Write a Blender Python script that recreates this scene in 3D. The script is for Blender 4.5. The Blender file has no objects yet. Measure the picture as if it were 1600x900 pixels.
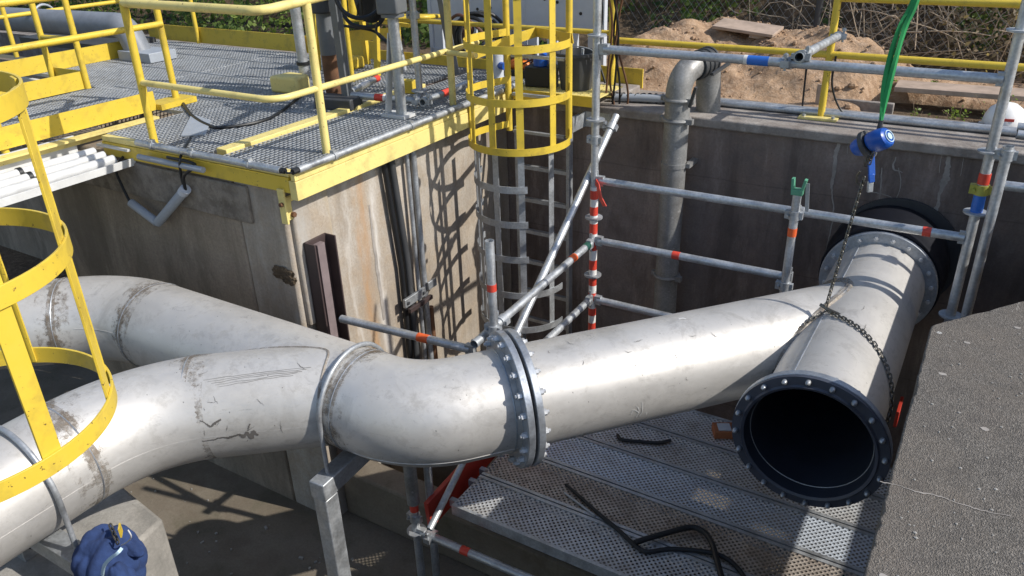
import bpy, math, random
import numpy as np
from mathutils import Vector, Matrix
random.seed(7); RNG = np.random.default_rng(7)
C = bpy.context.scene
# ---------------------------------------------------------------- camera
FPX = 1235.4
_a, _p, _r = (math.radians(v) for v in (32.114, 26.526, -1.877))
FW = Vector((-math.sin(_a)*math.cos(_p), math.cos(_a)*math.cos(_p), -math.sin(_p)))
RI0 = Vector((math.cos(_a), math.sin(_a), 0)); UP0 = RI0.cross(FW)
RI = RI0*math.cos(_r) + UP0*math.sin(_r); UP = -RI0*math.sin(_r) + UP0*math.cos(_r)
cd = bpy.data.cameras.new('camera'); cam = bpy.data.objects.new('camera', cd); C.collection.objects.link(cam)
cd.sensor_width = 36; cd.lens = FPX/1600*36; cd.clip_start = .05; cd.clip_end = 500
cam.matrix_world = Matrix(((RI.x, UP.x, -FW.x, 0), (RI.y, UP.y, -FW.y, 0), (RI.z, UP.z, -FW.z, 0), (0, 0, 0, 1)))
C.camera = cam
# ---------------------------------------------------------------- light
SUN = Vector((1.2, .25, 1)).normalized()
w = bpy.data.worlds.new('World'); C.world = w; w.use_nodes = True
nt = w.node_tree; bg = nt.nodes['Background']; bg.inputs['Strength'].default_value = .15
sk = nt.nodes.new('ShaderNodeTexSky'); sk.sky_type = 'NISHITA'; sk.sun_disc = False
sk.sun_elevation = math.asin(SUN.z); sk.sun_rotation = math.atan2(SUN.x, SUN.y)
nt.links.new(sk.outputs[0], bg.inputs[0])
sd = bpy.data.lights.new('sun', 'SUN'); sd.energy = 4.4; sd.angle = math.radians(.5); sd.color = (1, .955, .88)
so = bpy.data.objects.new('sun', sd); C.collection.objects.link(so)
so.rotation_euler = (-SUN).to_track_quat('-Z', 'Y').to_euler()
C.view_settings.view_transform = 'Standard'; C.view_settings.look = 'None'
C.view_settings.exposure = 0.18; C.view_settings.gamma = 1; C.view_settings.use_curve_mapping = False
C.render.engine = 'CYCLES'
C.cycles.max_bounces = 6; C.cycles.transparent_max_bounces = 12

G = -1.44           # top of the pit walls
FLOOR = -3.9        # pit floor
DECK = -3.2         # scaffold decks
PLAT = -1.34        # grating of the platform

def at(x, y, X=None, Y=None, Z=None):
    """point of the place seen at photo pixel (x, y) on the given plane"""
    d = FW + RI*((x-800)/FPX) - UP*((y-450)/FPX)
    k = X/d.x if X is not None else (Y/d.y if Y is not None else Z/d.z)
    return d*k
V = Vector

# ---------------------------------------------------------------- materials
class NT:
    def __init__(s, name):
        s.m = bpy.data.materials.new(name); s.m.use_nodes = True; s.t = s.m.node_tree
        s.b = s.t.nodes['Principled BSDF']; s.geo = s.t.nodes.new('ShaderNodeNewGeometry')
    def n(s, ty, **k):
        o = s.t.nodes.new(ty)
        for a, v in k.items(): setattr(o, a, v)
        return o
    def l(s, a, b): s.t.links.new(a, b)
    def pos(s, scale=(1, 1, 1), rot=(0, 0, 0)):
        m = s.n('ShaderNodeMapping'); m.inputs['Scale'].default_value = scale; m.inputs['Rotation'].default_value = rot
        s.l(s.geo.outputs['Position'], m.inputs[0]); return m.outputs[0]
    def noise(s, sc, det=4, rough=.55, vec=None, dist=0):
        o = s.n('ShaderNodeTexNoise'); o.inputs['Scale'].default_value = sc; o.inputs['Detail'].default_value = det
        o.inputs['Roughness'].default_value = rough; o.inputs['Distortion'].default_value = dist
        s.l(vec if vec is not None else s.geo.outputs['Position'], o.inputs['Vector']); return o.outputs['Fac']
    def ramp(s, fac, stops):
        o = s.n('ShaderNodeValToRGB'); e = o.color_ramp.elements
        while len(e) < len(stops): e.new(.5)
        for i, (p, c) in enumerate(stops):
            e[i].position = p; e[i].color = (c, c, c, 1) if isinstance(c, (int, float)) else (*c, 1)
        s.l(fac, o.inputs[0]); return o.outputs[0]
    def mix(s, fac, a, b, mode='MIX'):
        o = s.n('ShaderNodeMix', data_type='RGBA', blend_type=mode)
        for sock, v in ((o.inputs[0], fac), (o.inputs[6], a), (o.inputs[7], b)):
            if isinstance(v, (int, float)): sock.default_value = v
            elif isinstance(v, tuple): sock.default_value = (*v, 1)
            else: s.l(v, sock)
        return o.outputs[2]
    def math(s, op, a, b=None):
        o = s.n('ShaderNodeMath', operation=op)
        for sock, v in zip(o.inputs, (a, b)):
            if v is None: continue
            if isinstance(v, (int, float)): sock.default_value = v
            else: s.l(v, sock)
        return o.outputs[0]
    def bump(s, h, strength=.3, dist=.01, prev=None):
        o = s.n('ShaderNodeBump'); o.inputs['Strength'].default_value = strength; o.inputs['Distance'].default_value = dist
        s.l(h, o.inputs['Height'])
        if prev is not None: s.l(prev, o.inputs['Normal'])
        s.l(o.outputs[0], s.b.inputs['Normal']); return o.outputs[0]
    def set(s, **k):
        for a, v in k.items():
            sock = s.b.inputs[{'col': 'Base Color', 'rough': 'Roughness', 'metal': 'Metallic', 'alpha': 'Alpha', 'spec': 'Specular IOR Level'}[a]]
            if isinstance(v, (int, float)): sock.default_value = v
            elif isinstance(v, tuple): sock.default_value = (*v, 1)
            else: s.l(v, sock)

def m_paint(name, col, rough=.42, dirt=(.12, .09, .05), amt=.35, chips=.0):
    n = NT(name)
    f = n.noise(9, 6, .62); d = n.ramp(f, [(.52, 0.), (.75, amt)])
    v = n.noise(2.2, 3, .5); c = n.mix(n.ramp(v, [(.3, 0.), (.7, .25)]), col, tuple(x*.8 for x in col))
    c = n.mix(d, c, dirt)
    if chips:
        k = n.ramp(n.noise(55, 4, .7), [(.655, 0.), (.675, chips)]); c = n.mix(k, c, (.10, .05, .03))
    n.set(col=c, rough=n.ramp(n.noise(20, 3), [(.3, rough-.08), (.7, rough+.15)])); n.bump(n.noise(70, 2), .08, .003)
    return n.m
def m_galv(name, col=(.42, .44, .46), rough=.48, metal=.75, dirt=.5):
    n = NT(name)
    vo = n.n('ShaderNodeTexVoronoi'); vo.inputs['Scale'].default_value = 70; n.l(n.geo.outputs['Position'], vo.inputs['Vector'])
    sp = n.ramp(vo.outputs['Distance'], [(.0, .82), (.9, 1.1)])
    c = n.mix(1., col, sp, 'MULTIPLY')
    c = n.mix(n.ramp(n.noise(7, 6, .65), [(.45, 0.), (.75, dirt)]), c, (.13, .115, .10))
    c = n.mix(n.ramp(n.noise(28, 4, .7), [(.6, 0.), (.72, .55)]), c, (.55, .55, .54))
    n.set(col=c, metal=n.ramp(n.noise(9, 5), [(.4, metal), (.7, metal*.55)]), rough=n.ramp(n.noise(16, 4), [(.3, rough-.1), (.7, rough+.2)]))
    n.bump(n.noise(90, 3), .12, .003); return n.m
def m_steel():
    n = NT('stainless_steel')
    big = n.noise(1.6, 5, .6); fine = n.noise(14, 8, .7); st = n.noise(3.2, 8, .72, n.pos((1, 1, 3.5), (.3, .2, .5)))
    c = n.mix(n.ramp(big, [(.35, 0.), (.68, 1.)]), (.62, .60, .57), (.52, .50, .47))
    c = n.mix(n.ramp(fine, [(.54, 0.), (.72, .42)]), c, (.26, .245, .22))
    c = n.mix(n.ramp(n.noise(2.6, 9, .74, None, .8), [(.54, 0.), (.70, .5)]), c, (.30, .285, .26))
    c = n.mix(n.ramp(st, [(.60, 0.), (.68, .30)]), c, (.72, .71, .69))
    c = n.mix(n.ramp(n.noise(6.5, 12, .82, n.pos((1, 1, 1.6), (.2, .9, .4)), .4), [(.535, 0.), (.60, .34)]), c, (.33, .31, .285))
    sc = n.noise(5, 12, .82, n.pos((1.2, 1.2, 9), (.9, .4, .2)), 1.2)
    c = n.mix(n.ramp(sc, [(.615, 0.), (.635, .75), (.655, 0.)]), c, (.15, .14, .13))
    spk = n.n('ShaderNodeTexVoronoi'); spk.inputs['Scale'].default_value = 13; n.l(n.pos((1, 1.6, .8)), spk.inputs['Vector'])
    c = n.mix(n.ramp(spk.outputs['Distance'], [(.03, .75), (.06, 0.)]), c, (.10, .095, .09))
    n.set(col=c, metal=n.ramp(fine, [(.4, .50), (.75, .3)]), rough=n.ramp(st, [(.3, .42), (.72, .56)]))
    b = n.bump(big, .04, .02); n.bump(fine, .05, .002, b); return n.m
def m_weld(name, thr):
    n = NT(name)
    f = n.noise(6, 8, .72); g = n.noise(30, 6, .7, n.pos((1, 1, .5)))
    c = n.mix(n.ramp(f, [(.38, 0.), (.62, 1.)]), (.36, .33, .29), (.20, .16, .12))
    c = n.mix(n.ramp(g, [(.50, 0.), (.7, .6)]), c, (.27, .18, .09))
    n.set(col=c, metal=.35, rough=.6, alpha=n.ramp(n.noise(8, 10, .82), [(thr-.03, 0.), (thr+.03, .35), (thr+.13, .8)])); return n.m
def m_concrete(name, cols, streak=.6, rough=.9, pits=.5, moss=0, sc=1.0, bump=.5, veins=0, tie=0, bands=0):
    n = NT(name)
    big = n.noise(1.1*sc, 6, .62); mid = n.noise(6*sc, 8, .68); fine = n.noise(60*sc, 6, .7)
    c = n.mix(n.ramp(big, [(.40, 0.), (.60, 1.)]), cols[0], cols[1])
    c = n.mix(n.ramp(mid, [(.42, 0.), (.62, .8)]), c, cols[2])
    vs = n.noise(2.3*sc, 8, .70, n.pos((1, 1, .22)), .35)
    c = n.mix(n.ramp(vs, [(.45, 0.), (.60, streak)]), c, tuple(x*.38 for x in cols[1]))
    v2 = n.noise(3.1*sc, 8, .72, n.pos((1, 1, .20), (0, 0, 1.3)), .3)
    c = n.mix(n.ramp(v2, [(.53, 0.), (.64, streak*.75)]), c, tuple(min(1, x*1.5) for x in cols[0]))
    c = n.mix(n.ramp(fine, [(.35, .30), (.6, 0.)]), c, tuple(x*.4 for x in cols[2]))
    if tie or bands:
        q = n.n('ShaderNodeSeparateXYZ'); n.l(n.geo.outputs['Position'], q.inputs[0])
    if tie:      # board joints left by the formwork
        zj = n.math('PINGPONG', n.math('DIVIDE', n.math('ADD', q.outputs[2], n.math('MULTIPLY', n.noise(3, 3), .02)), .62), .5)
        c = n.mix(n.ramp(zj, [(.004, .28), (.010, 0.)]), c, tuple(x*.35 for x in cols[1]))
        c = n.mix(n.ramp(n.math('ADD', q.outputs[2], n.math('MULTIPLY', n.noise(2.2, 6, .7, n.pos((1, 1, .2))), .9)), [(0., 0.), (1., 0.)]), c, cols[0])
    if bands:    # rust and lime run-off under the beam; the dark end band paints shade
        yy = n.math('ADD', q.outputs[1], n.math('MULTIPLY', n.math('SUBTRACT', n.noise(3.5, 8, .7, n.pos((1, 1, .3))), .5), .35))
        yr = n.math('MULTIPLY', yy, .25)
        grain = n.ramp(n.noise(7, 8, .75, n.pos((1, 1, .25))), [(.38, .25), (.6, 1.)])
        for lo, mid_, hi, col_, am in ((.868, .885, .902, (.40, .22, .09), .75), (.905, .918, .932, (.62, .60, .57), .8), (.845, .852, .862, (.60, .57, .53), .6), (.80, .812, .822, (.42, .33, .20), .5), (1.05, 1.12, 1.3, (.16, .145, .13), .7), (.732, .745, .775, (.40, .39, .37), .8)):
            mk_ = n.math('MULTIPLY', n.ramp(yr, [(lo, 0.), (mid_, am), (hi, 0.)]), grain); c = n.mix(mk_, c, col_)
    if moss: c = n.mix(n.ramp(n.noise(3, 7, .7), [(.5, 0.), (.68, moss)]), c, (.06, .055, .03))
    if veins:
        vv = n.noise(1.5, 7, .62, n.pos((1.6, 1.6, .45)), .6)
        z = n.n('ShaderNodeSeparateXYZ'); n.l(n.geo.outputs['Position'], z.inputs[0])
        c = n.mix(n.math('MULTIPLY', n.ramp(vv, [(.497, 0.), (.502, veins), (.507, 0.)]), n.ramp(n.noise(1.4, 2), [(.5, 0.), (.58, 1.)])), c, (.36, .34, .33))
    vo = n.n('ShaderNodeTexVoronoi'); vo.inputs['Scale'].default_value = 38*sc; n.l(n.geo.outputs['Position'], vo.inputs['Vector'])
    pit = n.ramp(vo.outputs['Distance'], [(.07, pits), (.16, 0.)])
    c = n.mix(n.math('MULTIPLY', pit, n.ramp(mid, [(.5, 0.), (.6, 1.)])), c, tuple(x*.25 for x in cols[2]))
    n.set(col=c, rough=rough, spec=.25)
    b = n.bump(mid, bump, .012); n.bump(fine, bump, .004, b); return n.m
def m_asphalt():
    n = NT('weathered_asphalt')
    vo = n.n('ShaderNodeTexVoronoi'); vo.inputs['Scale'].default_value = 300; n.l(n.geo.outputs['Position'], vo.inputs['Vector'])
    bw = n.n('ShaderNodeRGBToBW'); n.l(vo.outputs['Color'], bw.inputs[0])
    c = n.ramp(bw.outputs[0], [(.2, (.085, .077, .067)), (.55, (.132, .119, .105)), (.9, (.230, .208, .182))])
    c = n.mix(n.ramp(n.noise(2.2, 8, .7), [(.42, 0.), (.62, .5)]), c, (.165, .138, .112))
    c = n.mix(n.ramp(n.noise(11, 8, .75), [(.5, 0.), (.66, .5)]), c, (.075, .068, .062))
    c = n.mix(n.ramp(n.noise(26, 6, .7), [(.60, 0.), (.72, .5)]), c, (.045, .042, .04))
    cr = n.noise(1.3, 8, .6, n.pos((1, .28, 1), (0, 0, 1.15)), .3)
    mk = n.math('MULTIPLY', n.ramp(cr, [(.497, 0.), (.5, .7), (.503, 0.)]), n.ramp(n.noise(1.1, 2), [(.47, 0.), (.54, 1.)]))
    c = n.mix(mk, c, (.42, .39, .35))
    sp = n.n('ShaderNodeTexVoronoi'); sp.inputs['Scale'].default_value = 6; n.l(n.geo.outputs['Position'], sp.inputs['Vector'])
    c = n.mix(n.ramp(sp.outputs['Distance'], [(.045, .85), (.06, 0.)]), c, (.45, .44, .42))
    n.set(col=c, rough=.88, spec=.3); b = n.bump(vo.outputs['Distance'], .8, .004); n.bump(n.noise(9, 4), .25, .012, b); return n.m
def m_soil(name, a, b_, c_):
    n = NT(name)
    f = n.noise(2.2, 8, .66); g = n.noise(18, 8, .72)
    c = n.mix(n.ramp(f, [(.36, 0.), (.66, 1.)]), a, b_)
    c = n.mix(n.ramp(g, [(.46, 0.), (.62, .8)]), c, c_)
    n.set(col=c, rough=.97, spec=.1); b = n.bump(f, .8, .08); n.bump(g, .9, .025, b); return n.m
def m_plain(name, col, rough=.6, metal=0., var=.25, spec=.5, bmp=.05):
    n = NT(name)
    c = n.mix(n.ramp(n.noise(8, 6, .65), [(.4, 0.), (.7, 1.)]), col, tuple(x*(1-var) for x in col))
    n.set(col=c, rough=rough, metal=metal, spec=spec); n.bump(n.noise(60, 3), bmp, .004); return n.m
def m_deck(name, c1, c2, amt):
    """galvanised deck sheet with staggered rows of pressed holes"""
    n = NT(name)
    u = n.n('ShaderNodeSeparateXYZ'); n.l(n.geo.outputs['Position'], u.inputs[0])
    def cell(px, py, ox, oy, r):
        fx = n.math('PINGPONG', n.math('ADD', n.math('DIVIDE', u.outputs[0], px), ox), .5)
        fy = n.math('PINGPONG', n.math('ADD', n.math('DIVIDE', u.outputs[1], py), oy), .5)
        dx = n.math('MULTIPLY', fx, px); dy = n.math('MULTIPLY', fy, py)
        return n.math('SQRT', n.math('ADD', n.math('MULTIPLY', dx, dx), n.math('MULTIPLY', dy, dy)))
    d1 = cell(.034, .032, 0, 0, 0); d2 = cell(.034, .032, .5, .5, 0)
    d = n.math('MINIMUM', d1, d2)
    hole = n.ramp(d, [(.0070, 0.), (.0080, 1.)])
    base = n.mix(n.ramp(n.noise(5, 7, .7), [(.42, 0.), (.64, amt)]), c1, c2)
    base = n.mix(n.ramp(n.noise(40, 5, .7), [(.55, 0.), (.7, .5)]), base, (.09, .08, .07))
    # width of a plank without holes near its two rims
    m = n.math('FLOORED_MODULO', n.math('SUBTRACT', u.outputs[1], 2.82), .32)
    edge = n.math('ADD', n.math('LESS_THAN', m, .026), n.math('GREATER_THAN', m, .294))
    al = n.math('MAXIMUM', hole, n.math('MINIMUM', edge, 1.))
    n.set(col=base, metal=.45, rough=.55, alpha=al)
    n.bump(n.math('MAXIMUM', n.ramp(d, [(.006, 1.), (.013, 0.)]), n.ramp(edge, [(.0, 0.), (1., 0.)])), .7, .003)
    return n.m

M = {}
M['steel'] = m_steel(); M['weld'] = m_weld('heat_stained_weld', .44); M['smear'] = m_weld('patchy_weld_smear', .53)
M['yellow'] = m_paint('safety_yellow_paint', (.66, .475, .05), .42, amt=.45, chips=.9)
M['pale'] = m_paint('sunlit_yellow_paint', (.74, .61, .22), .48, amt=.42, chips=.9)  # paler copy of the yellow; sunlight on bright parts is put into its colour
M['galv'] = m_galv('galvanised_steel'); M['tube'] = m_galv('scaffold_tube_zinc', (.50, .52, .54), .42, .8, .45)
M['flange'] = m_galv('zinc_flange', (.40, .43, .47), .42, .75, .35)
M['grate'] = m_galv('grating_zinc', (.46, .48, .50), .5, .55, .3)
M['deck'] = m_deck('perforated_deck_zinc', (.62, .63, .64), (.30, .27, .24), .6); M['deck_mud'] = m_deck('perforated_deck_muddy', (.52, .46, .40), (.26, .21, .17), .9); M['deck_blue'] = m_deck('perforated_deck_clean', (.62, .68, .76), (.42, .43, .45), .5)
M['white'] = m_plain('white_painted_steel', (.60, .60, .59), .5, var=.2)
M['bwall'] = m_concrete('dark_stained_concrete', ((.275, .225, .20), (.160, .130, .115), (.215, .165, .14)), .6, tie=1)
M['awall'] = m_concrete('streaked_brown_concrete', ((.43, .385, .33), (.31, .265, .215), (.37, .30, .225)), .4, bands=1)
M['ashade'] = m_concrete('shaded_stained_concrete', ((.33, .275, .215), (.22, .18, .135), (.27, .22, .17)), .5)  # darker copy of the block's stained concrete; shade is put into its colour
M['coping'] = m_concrete('lichen_spotted_coping', ((.26, .225, .20), (.17, .145, .13), (.38, .35, .32)), .2, bump=.8)
M['rough'] = m_concrete('exposed_aggregate', ((.24, .205, .17), (.15, .125, .10), (.34, .30, .25)), .15, pits=1., sc=2.2, bump=1.)
M['floor'] = m_concrete('dusty_pit_floor', ((.185, .155, .12), (.135, .11, .08), (.21, .18, .14)), .0, moss=.6)
M['pier'] = m_concrete('pale_concrete', ((.33, .315, .29), (.26, .25, .23), (.38, .36, .33)), .3)
M['asphalt'] = m_asphalt()
M['soil'] = m_soil('sandy_soil', (.44, .295, .185), (.26, .165, .105), (.50, .36, .25))
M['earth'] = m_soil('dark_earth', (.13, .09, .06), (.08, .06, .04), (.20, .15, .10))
M['black'] = m_plain('black_rubber', (.010, .011, .013), .5); M['seal'] = m_plain('rubber_joint', (.010, .011, .016), .5, bmp=.02, spec=.22)
M['bore'] = m_plain('rubber_lined_bore', (.030, .035, .048), .40, bmp=.02); M['face'] = m_plain('flange_face_rubber', (.055, .062, .085), .45)
M['red'] = m_plain('red_tape', (.62, .06, .035), .45); M['orange'] = m_plain('orange_tape', (.80, .13, .03), .45)
M['tapew'] = m_plain('white_tape', (.75, .73, .70), .5); M['bluep'] = m_plain('blue_paint', (.012, .09, .42), .35)
M['bluetape'] = m_plain('blue_label', (.03, .15, .55), .4); M['green'] = m_plain('green_webbing', (.012, .26, .07), .7)
M['gpaint'] = m_plain('green_paint', (.10, .32, .20), .5); M['redsteel'] = m_plain('red_painted_steel', (.42, .035, .02), .5)
M['grey'] = m_plain('grey_plastic', (.33, .36, .40), .45, var=.12); M['dgrey'] = m_plain('dark_grey_plastic', (.05, .052, .055), .55)
M['mgrey'] = m_plain('grey_machine_paint', (.13, .14, .15), .45); M['lgrey'] = m_plain('light_grey_barrier', (.50, .53, .58), .5, var=.1)
M['rust'] = m_plain('rusty_iron', (.16, .075, .035), .85, var=.6); M['brown'] = m_plain('brown_painted_channel', (.055, .036, .034), .6)
M['chain'] = m_plain('steel_chain', (.16, .15, .13), .4, .85); M['wood'] = m_plain('weathered_wood', (.42, .32, .25), .85, var=.35)
M['brick'] = m_plain('fired_block', (.34, .12, .05), .8); M['denim'] = m_plain('blue_cotton', (.022, .048, .145), .95, bmp=.6, var=.5)
M['stripe'] = m_plain('pale_blue_piping', (.45, .60, .70), .6); M['hat'] = m_plain('white_helmet_plastic', (.80, .79, .77), .3, var=.05)
M['machine'] = m_plain('brown_reel', (.10, .045, .03), .6); M['signal'] = m_plain('orange_plastic', (.85, .22, .03), .5)
M['bark'] = m_plain('stem_bark', (.20, .15, .10), .9); M['dry'] = m_plain('dry_bramble', (.48, .38, .27), .9, var=.5)
M['dull'] = m_galv('dull_weathered_zinc', (.27, .27, .265), .55, .5, .7)
M['mauve'] = m_plain('faded_brown_paint', (.21, .165, .165), .6); M['duct'] = m_plain('grey_duct_paint', (.20, .215, .24), .5)
M['bolt'] = m_galv('bright_zinc_bolt', (.62, .63, .64), .35, .6, .2)
M['lime'] = m_plain('lime_deposit', (.34, .31, .28), .9, var=.4)
M['smear_dark'] = m_plain('dark_grease_mark', (.13, .12, .11), .6, var=.4)
M['olive'] = m_plain('olive_clamp', (.35, .34, .06), .5)

def m_leaf(name, a, b_):
    n = NT(name); o = n.n('ShaderNodeAttribute'); o.attribute_name = 'tone'
    c = n.mix(o.outputs['Fac'], a, b_); n.set(col=c, rough=.5, spec=.4)
    tr = n.n('ShaderNodeBsdfTranslucent'); n.l(n.mix(1., c, (1.5, 1.6, .8), 'MULTIPLY'), tr.inputs[0]); mx = n.n('ShaderNodeMixShader'); mx.inputs[0].default_value = .42
    out = [k for k in n.t.nodes if k.type == 'OUTPUT_MATERIAL'][0]; n.l(n.b.outputs[0], mx.inputs[1]); n.l(tr.outputs[0], mx.inputs[2]); n.l(mx.outputs[0], out.inputs[0]); return n.m
M['leaf'] = m_leaf('ivy_leaf', (.030, .075, .016), (.24, .31, .075)); M['dead'] = m_leaf('dead_leaf', (.08, .055, .03), (.42, .32, .20))

# ---------------------------------------------------------------- mesh building
ORG = {}
def frame(d, up=None):
    d = V(d).normalized(); u = V(up) if up is not None else (V((0, 0, 1)) if abs(d.z) < .95 else V((0, 1, 0)))
    s = d.cross(u).normalized(); return d, s, s.cross(d).normalized()
class MB:
    def __init__(s): s.v = []; s.f = []
    def add(s, vs, fs):
        k = len(s.v); s.v += [tuple(v) for v in vs]; s.f += [tuple(i+k for i in f) for f in fs]; return s
    def box(s, c, size, rz=0, mat=None):
        R = mat if mat is not None else Matrix.Rotation(rz, 3, 'Z'); c = V(c)
        vs = [c + R @ V((x*size[0]/2, y*size[1]/2, z*size[2]/2)) for x in (-1, 1) for y in (-1, 1) for z in (-1, 1)]
        return s.add(vs, [(0, 1, 3, 2), (4, 6, 7, 5), (0, 4, 5, 1), (2, 3, 7, 6), (0, 2, 6, 4), (1, 5, 7, 3)])
    def b2(s, x0, x1, y0, y1, z0, z1): return s.box(((x0+x1)/2, (y0+y1)/2, (z0+z1)/2), (abs(x1-x0), abs(y1-y0), abs(z1-z0)))
    def bar(s, p, q, wd, th, up=None):
        p, q = V(p), V(q); d, a, u = frame(q-p, up)
        return s.box((p+q)/2, ((q-p).length, wd, th), mat=Matrix((d, a, u)).transposed())
    def sweep(s, path, r, n=14, closed=False, cap=True, rect=None, ups=None):
        P = [V(p) for p in path]; N = len(P); rr = r if isinstance(r, (list, tuple)) else [r]*N
        T_ = []
        for i in range(N):
            a = P[(i-1) % N] if (closed or i) else P[0]; b = P[(i+1) % N] if (closed or i < N-1) else P[-1]
            T_.append((b-a).normalized())
        _, a0, u0 = frame(T_[0], ups); k = len(s.v)
        for i in range(N):
            if i:
                u0 = (u0 - T_[i]*u0.dot(T_[i])).normalized(); a0 = T_[i].cross(u0).normalized()
            if rect:
                for x, z in ((-1, -1), (1, -1), (1, 1), (-1, 1)): s.v.append(tuple(P[i] + a0*x*rect[0]/2 + u0*z*rect[1]/2))
            else:
                for j in range(n):
                    t = 2*math.pi*j/n; s.v.append(tuple(P[i] + (a0*math.cos(t)+u0*math.sin(t))*rr[i]))
        if rect: n = 4
        for i in range(N if closed else N-1):
            i2 = (i+1) % N
            for j in range(n):
                j2 = (j+1) % n; s.f.append((k+i*n+j, k+i2*n+j, k+i2*n+j2, k+i*n+j2))
        if cap and not closed:
            s.f.append(tuple(k+j for j in range(n))); s.f.append(tuple(k+(N-1)*n+j for j in reversed(range(n))))
        return s
    def cyl(s, p, q, r, n=16, r2=None): return s.sweep([p, q], [r, r if r2 is None else r2], n)
    def lathe(s, p, d, prof, n=32, closed=False):
        """profile of (radius, height along d); closed joins last to first"""
        d, a, u = frame(d); p = V(p); k = len(s.v); N = len(prof)
        for (r, h) in prof:
            for j in range(n):
                t = 2*math.pi*j/n; s.v.append(tuple(p + d*h + (a*math.cos(t)+u*math.sin(t))*r))
        for i in range(N if closed else N-1):
            i2 = (i+1) % N
            for j in range(n):
                j2 = (j+1) % n; s.f.append((k+i*n+j, k+i*n+j2, k+i2*n+j2, k+i2*n+j))
        return s
    def ring(s, p, d, ri, ro, th, n=32): return s.lathe(p, d, [(ri, -th/2), (ro, -th/2), (ro, th/2), (ri, th/2)], n, True)
    def torus(s, p, d, R_, r, n=32, m=8):
        return s.lathe(p, d, [(R_+r*math.cos(2*math.pi*i/m), r*math.sin(2*math.pi*i/m)) for i in range(m)], n, True)
    def pipe(s, p, q, r, t=.003, n=18):
        p, q = V(p), V(q); L = (q-p).length
        return s.lathe(p, q-p, [(r-t, 0), (r, 0), (r, L), (r-t, L)], n, True)
    def sphere(s, c, r, n=12, m=8, sq=(1, 1, 1)):
        c = V(c); k = len(s.v)
        for i in range(m+1):
            ph = math.pi*i/m
            for j in range(n):
                t = 2*math.pi*j/n; s.v.append((c.x+r*sq[0]*math.sin(ph)*math.cos(t), c.y+r*sq[1]*math.sin(ph)*math.sin(t), c.z+r*sq[2]*math.cos(ph)))
        for i in range(m):
            for j in range(n):
                j2 = (j+1) % n; s.f.append((k+i*n+j, k+(i+1)*n+j, k+(i+1)*n+j2, k+i*n+j2))
        return s
    def prism(s, poly, z0, z1):
        n = len(poly); return s.add([(x, y, z0) for x, y in poly] + [(x, y, z1) for x, y in poly],
            [tuple(reversed(range(n))), tuple(range(n, 2*n))] + [(i, (i+1) % n, n+(i+1) % n, n+i) for i in range(n)])
    def mesh(s, name, o, mat, smooth=35):
        me = bpy.data.meshes.new(name); me.from_pydata([(v[0]-o[0], v[1]-o[1], v[2]-o[2]) for v in s.v], [], s.f)
        me.materials.append(mat); me.validate()
        import bmesh
        b = bmesh.new(); b.from_mesh(me); bmesh.ops.recalc_face_normals(b, faces=b.faces); b.to_mesh(me); b.free()
        if smooth:
            me.polygons.foreach_set('use_smooth', [True]*len(me.polygons)); me.set_sharp_from_angle(angle=math.radians(smooth))
        return me
def link(name, me, loc=(0, 0, 0)):
    o = bpy.data.objects.new(name, me); C.collection.objects.link(o); o.location = loc; return o
def tagit(o, label, cat, group=None):
    o['label'] = label; o['category'] = cat
    if group: o['group'] = group
    return o
def T(name, label, cat, loc, group=None):
    o = link(name, None, loc); o.empty_display_size = .1; ORG[o.name] = V(loc); return tagit(o, label, cat, group)
def bev(o, wd, seg=2):
    if wd:
        m = o.modifiers.new('edge', 'BEVEL'); m.width = wd; m.segments = seg; m.limit_method = 'ANGLE'; m.angle_limit = math.radians(40)
def part(name, mb, mat, parent, label=None, bevel=0, smooth=35, kind=None):
    o = link(name, mb.mesh(name, ORG[parent.name], M[mat], smooth)); o.parent = parent; ORG[o.name] = ORG[parent.name]
    if label: o['label'] = label
    if kind: o['kind'] = kind
    bev(o, bevel); return o
def single(name, mb, mat, label, cat, group=None, bevel=0, smooth=35, kind=None):
    xs = [v[0] for v in mb.v]; ys = [v[1] for v in mb.v]; zs = [v[2] for v in mb.v]
    loc = V(((min(xs)+max(xs))/2, (min(ys)+max(ys))/2, min(zs)))
    o = link(name, mb.mesh(name, loc, M[mat], smooth), loc); ORG[o.name] = loc; bev(o, bevel)
    if kind: o['kind'] = kind
    if kind == 'structure': return o
    return tagit(o, label, cat, group)
def fillet(pts, rad, seg=10):
    P = [V(p) for p in pts]; out = [P[0]]
    for i in range(1, len(P)-1):
        a = (P[i-1]-P[i]).normalized(); b = (P[i+1]-P[i]).normalized(); ang = a.angle(b)
        R_ = rad[i-1] if isinstance(rad, (list, tuple)) else rad
        t = min(R_/math.tan(ang/2), (P[i-1]-P[i]).length*.49, (P[i+1]-P[i]).length*.49)
        R_ = t*math.tan(ang/2); bis = (a+b).normalized(); c = P[i] + bis*(R_/math.sin(ang/2))
        s = P[i]+a*t - c; e = P[i]+b*t - c; ax = s.cross(e).normalized(); tot = s.angle(e)
        for k in range(seg+1): out.append(c + Matrix.Rotation(tot*k/seg, 3, ax) @ s)
    out.append(P[-1]); return out
def catmull(P, n=6):
    P = [V(p) for p in P]; P = [P[0]*2-P[1]] + P + [P[-1]*2-P[-2]]; out = []
    for i in range(1, len(P)-2):
        for k in range(n):
            t = k/n; a, b, c, d = P[i-1:i+3]
            out.append(.5*((2*b) + (c-a)*t + (2*a-5*b+4*c-d)*t*t + (-a+3*b-3*c+d)*t**3))
    out.append(P[-2]); return out
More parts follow.
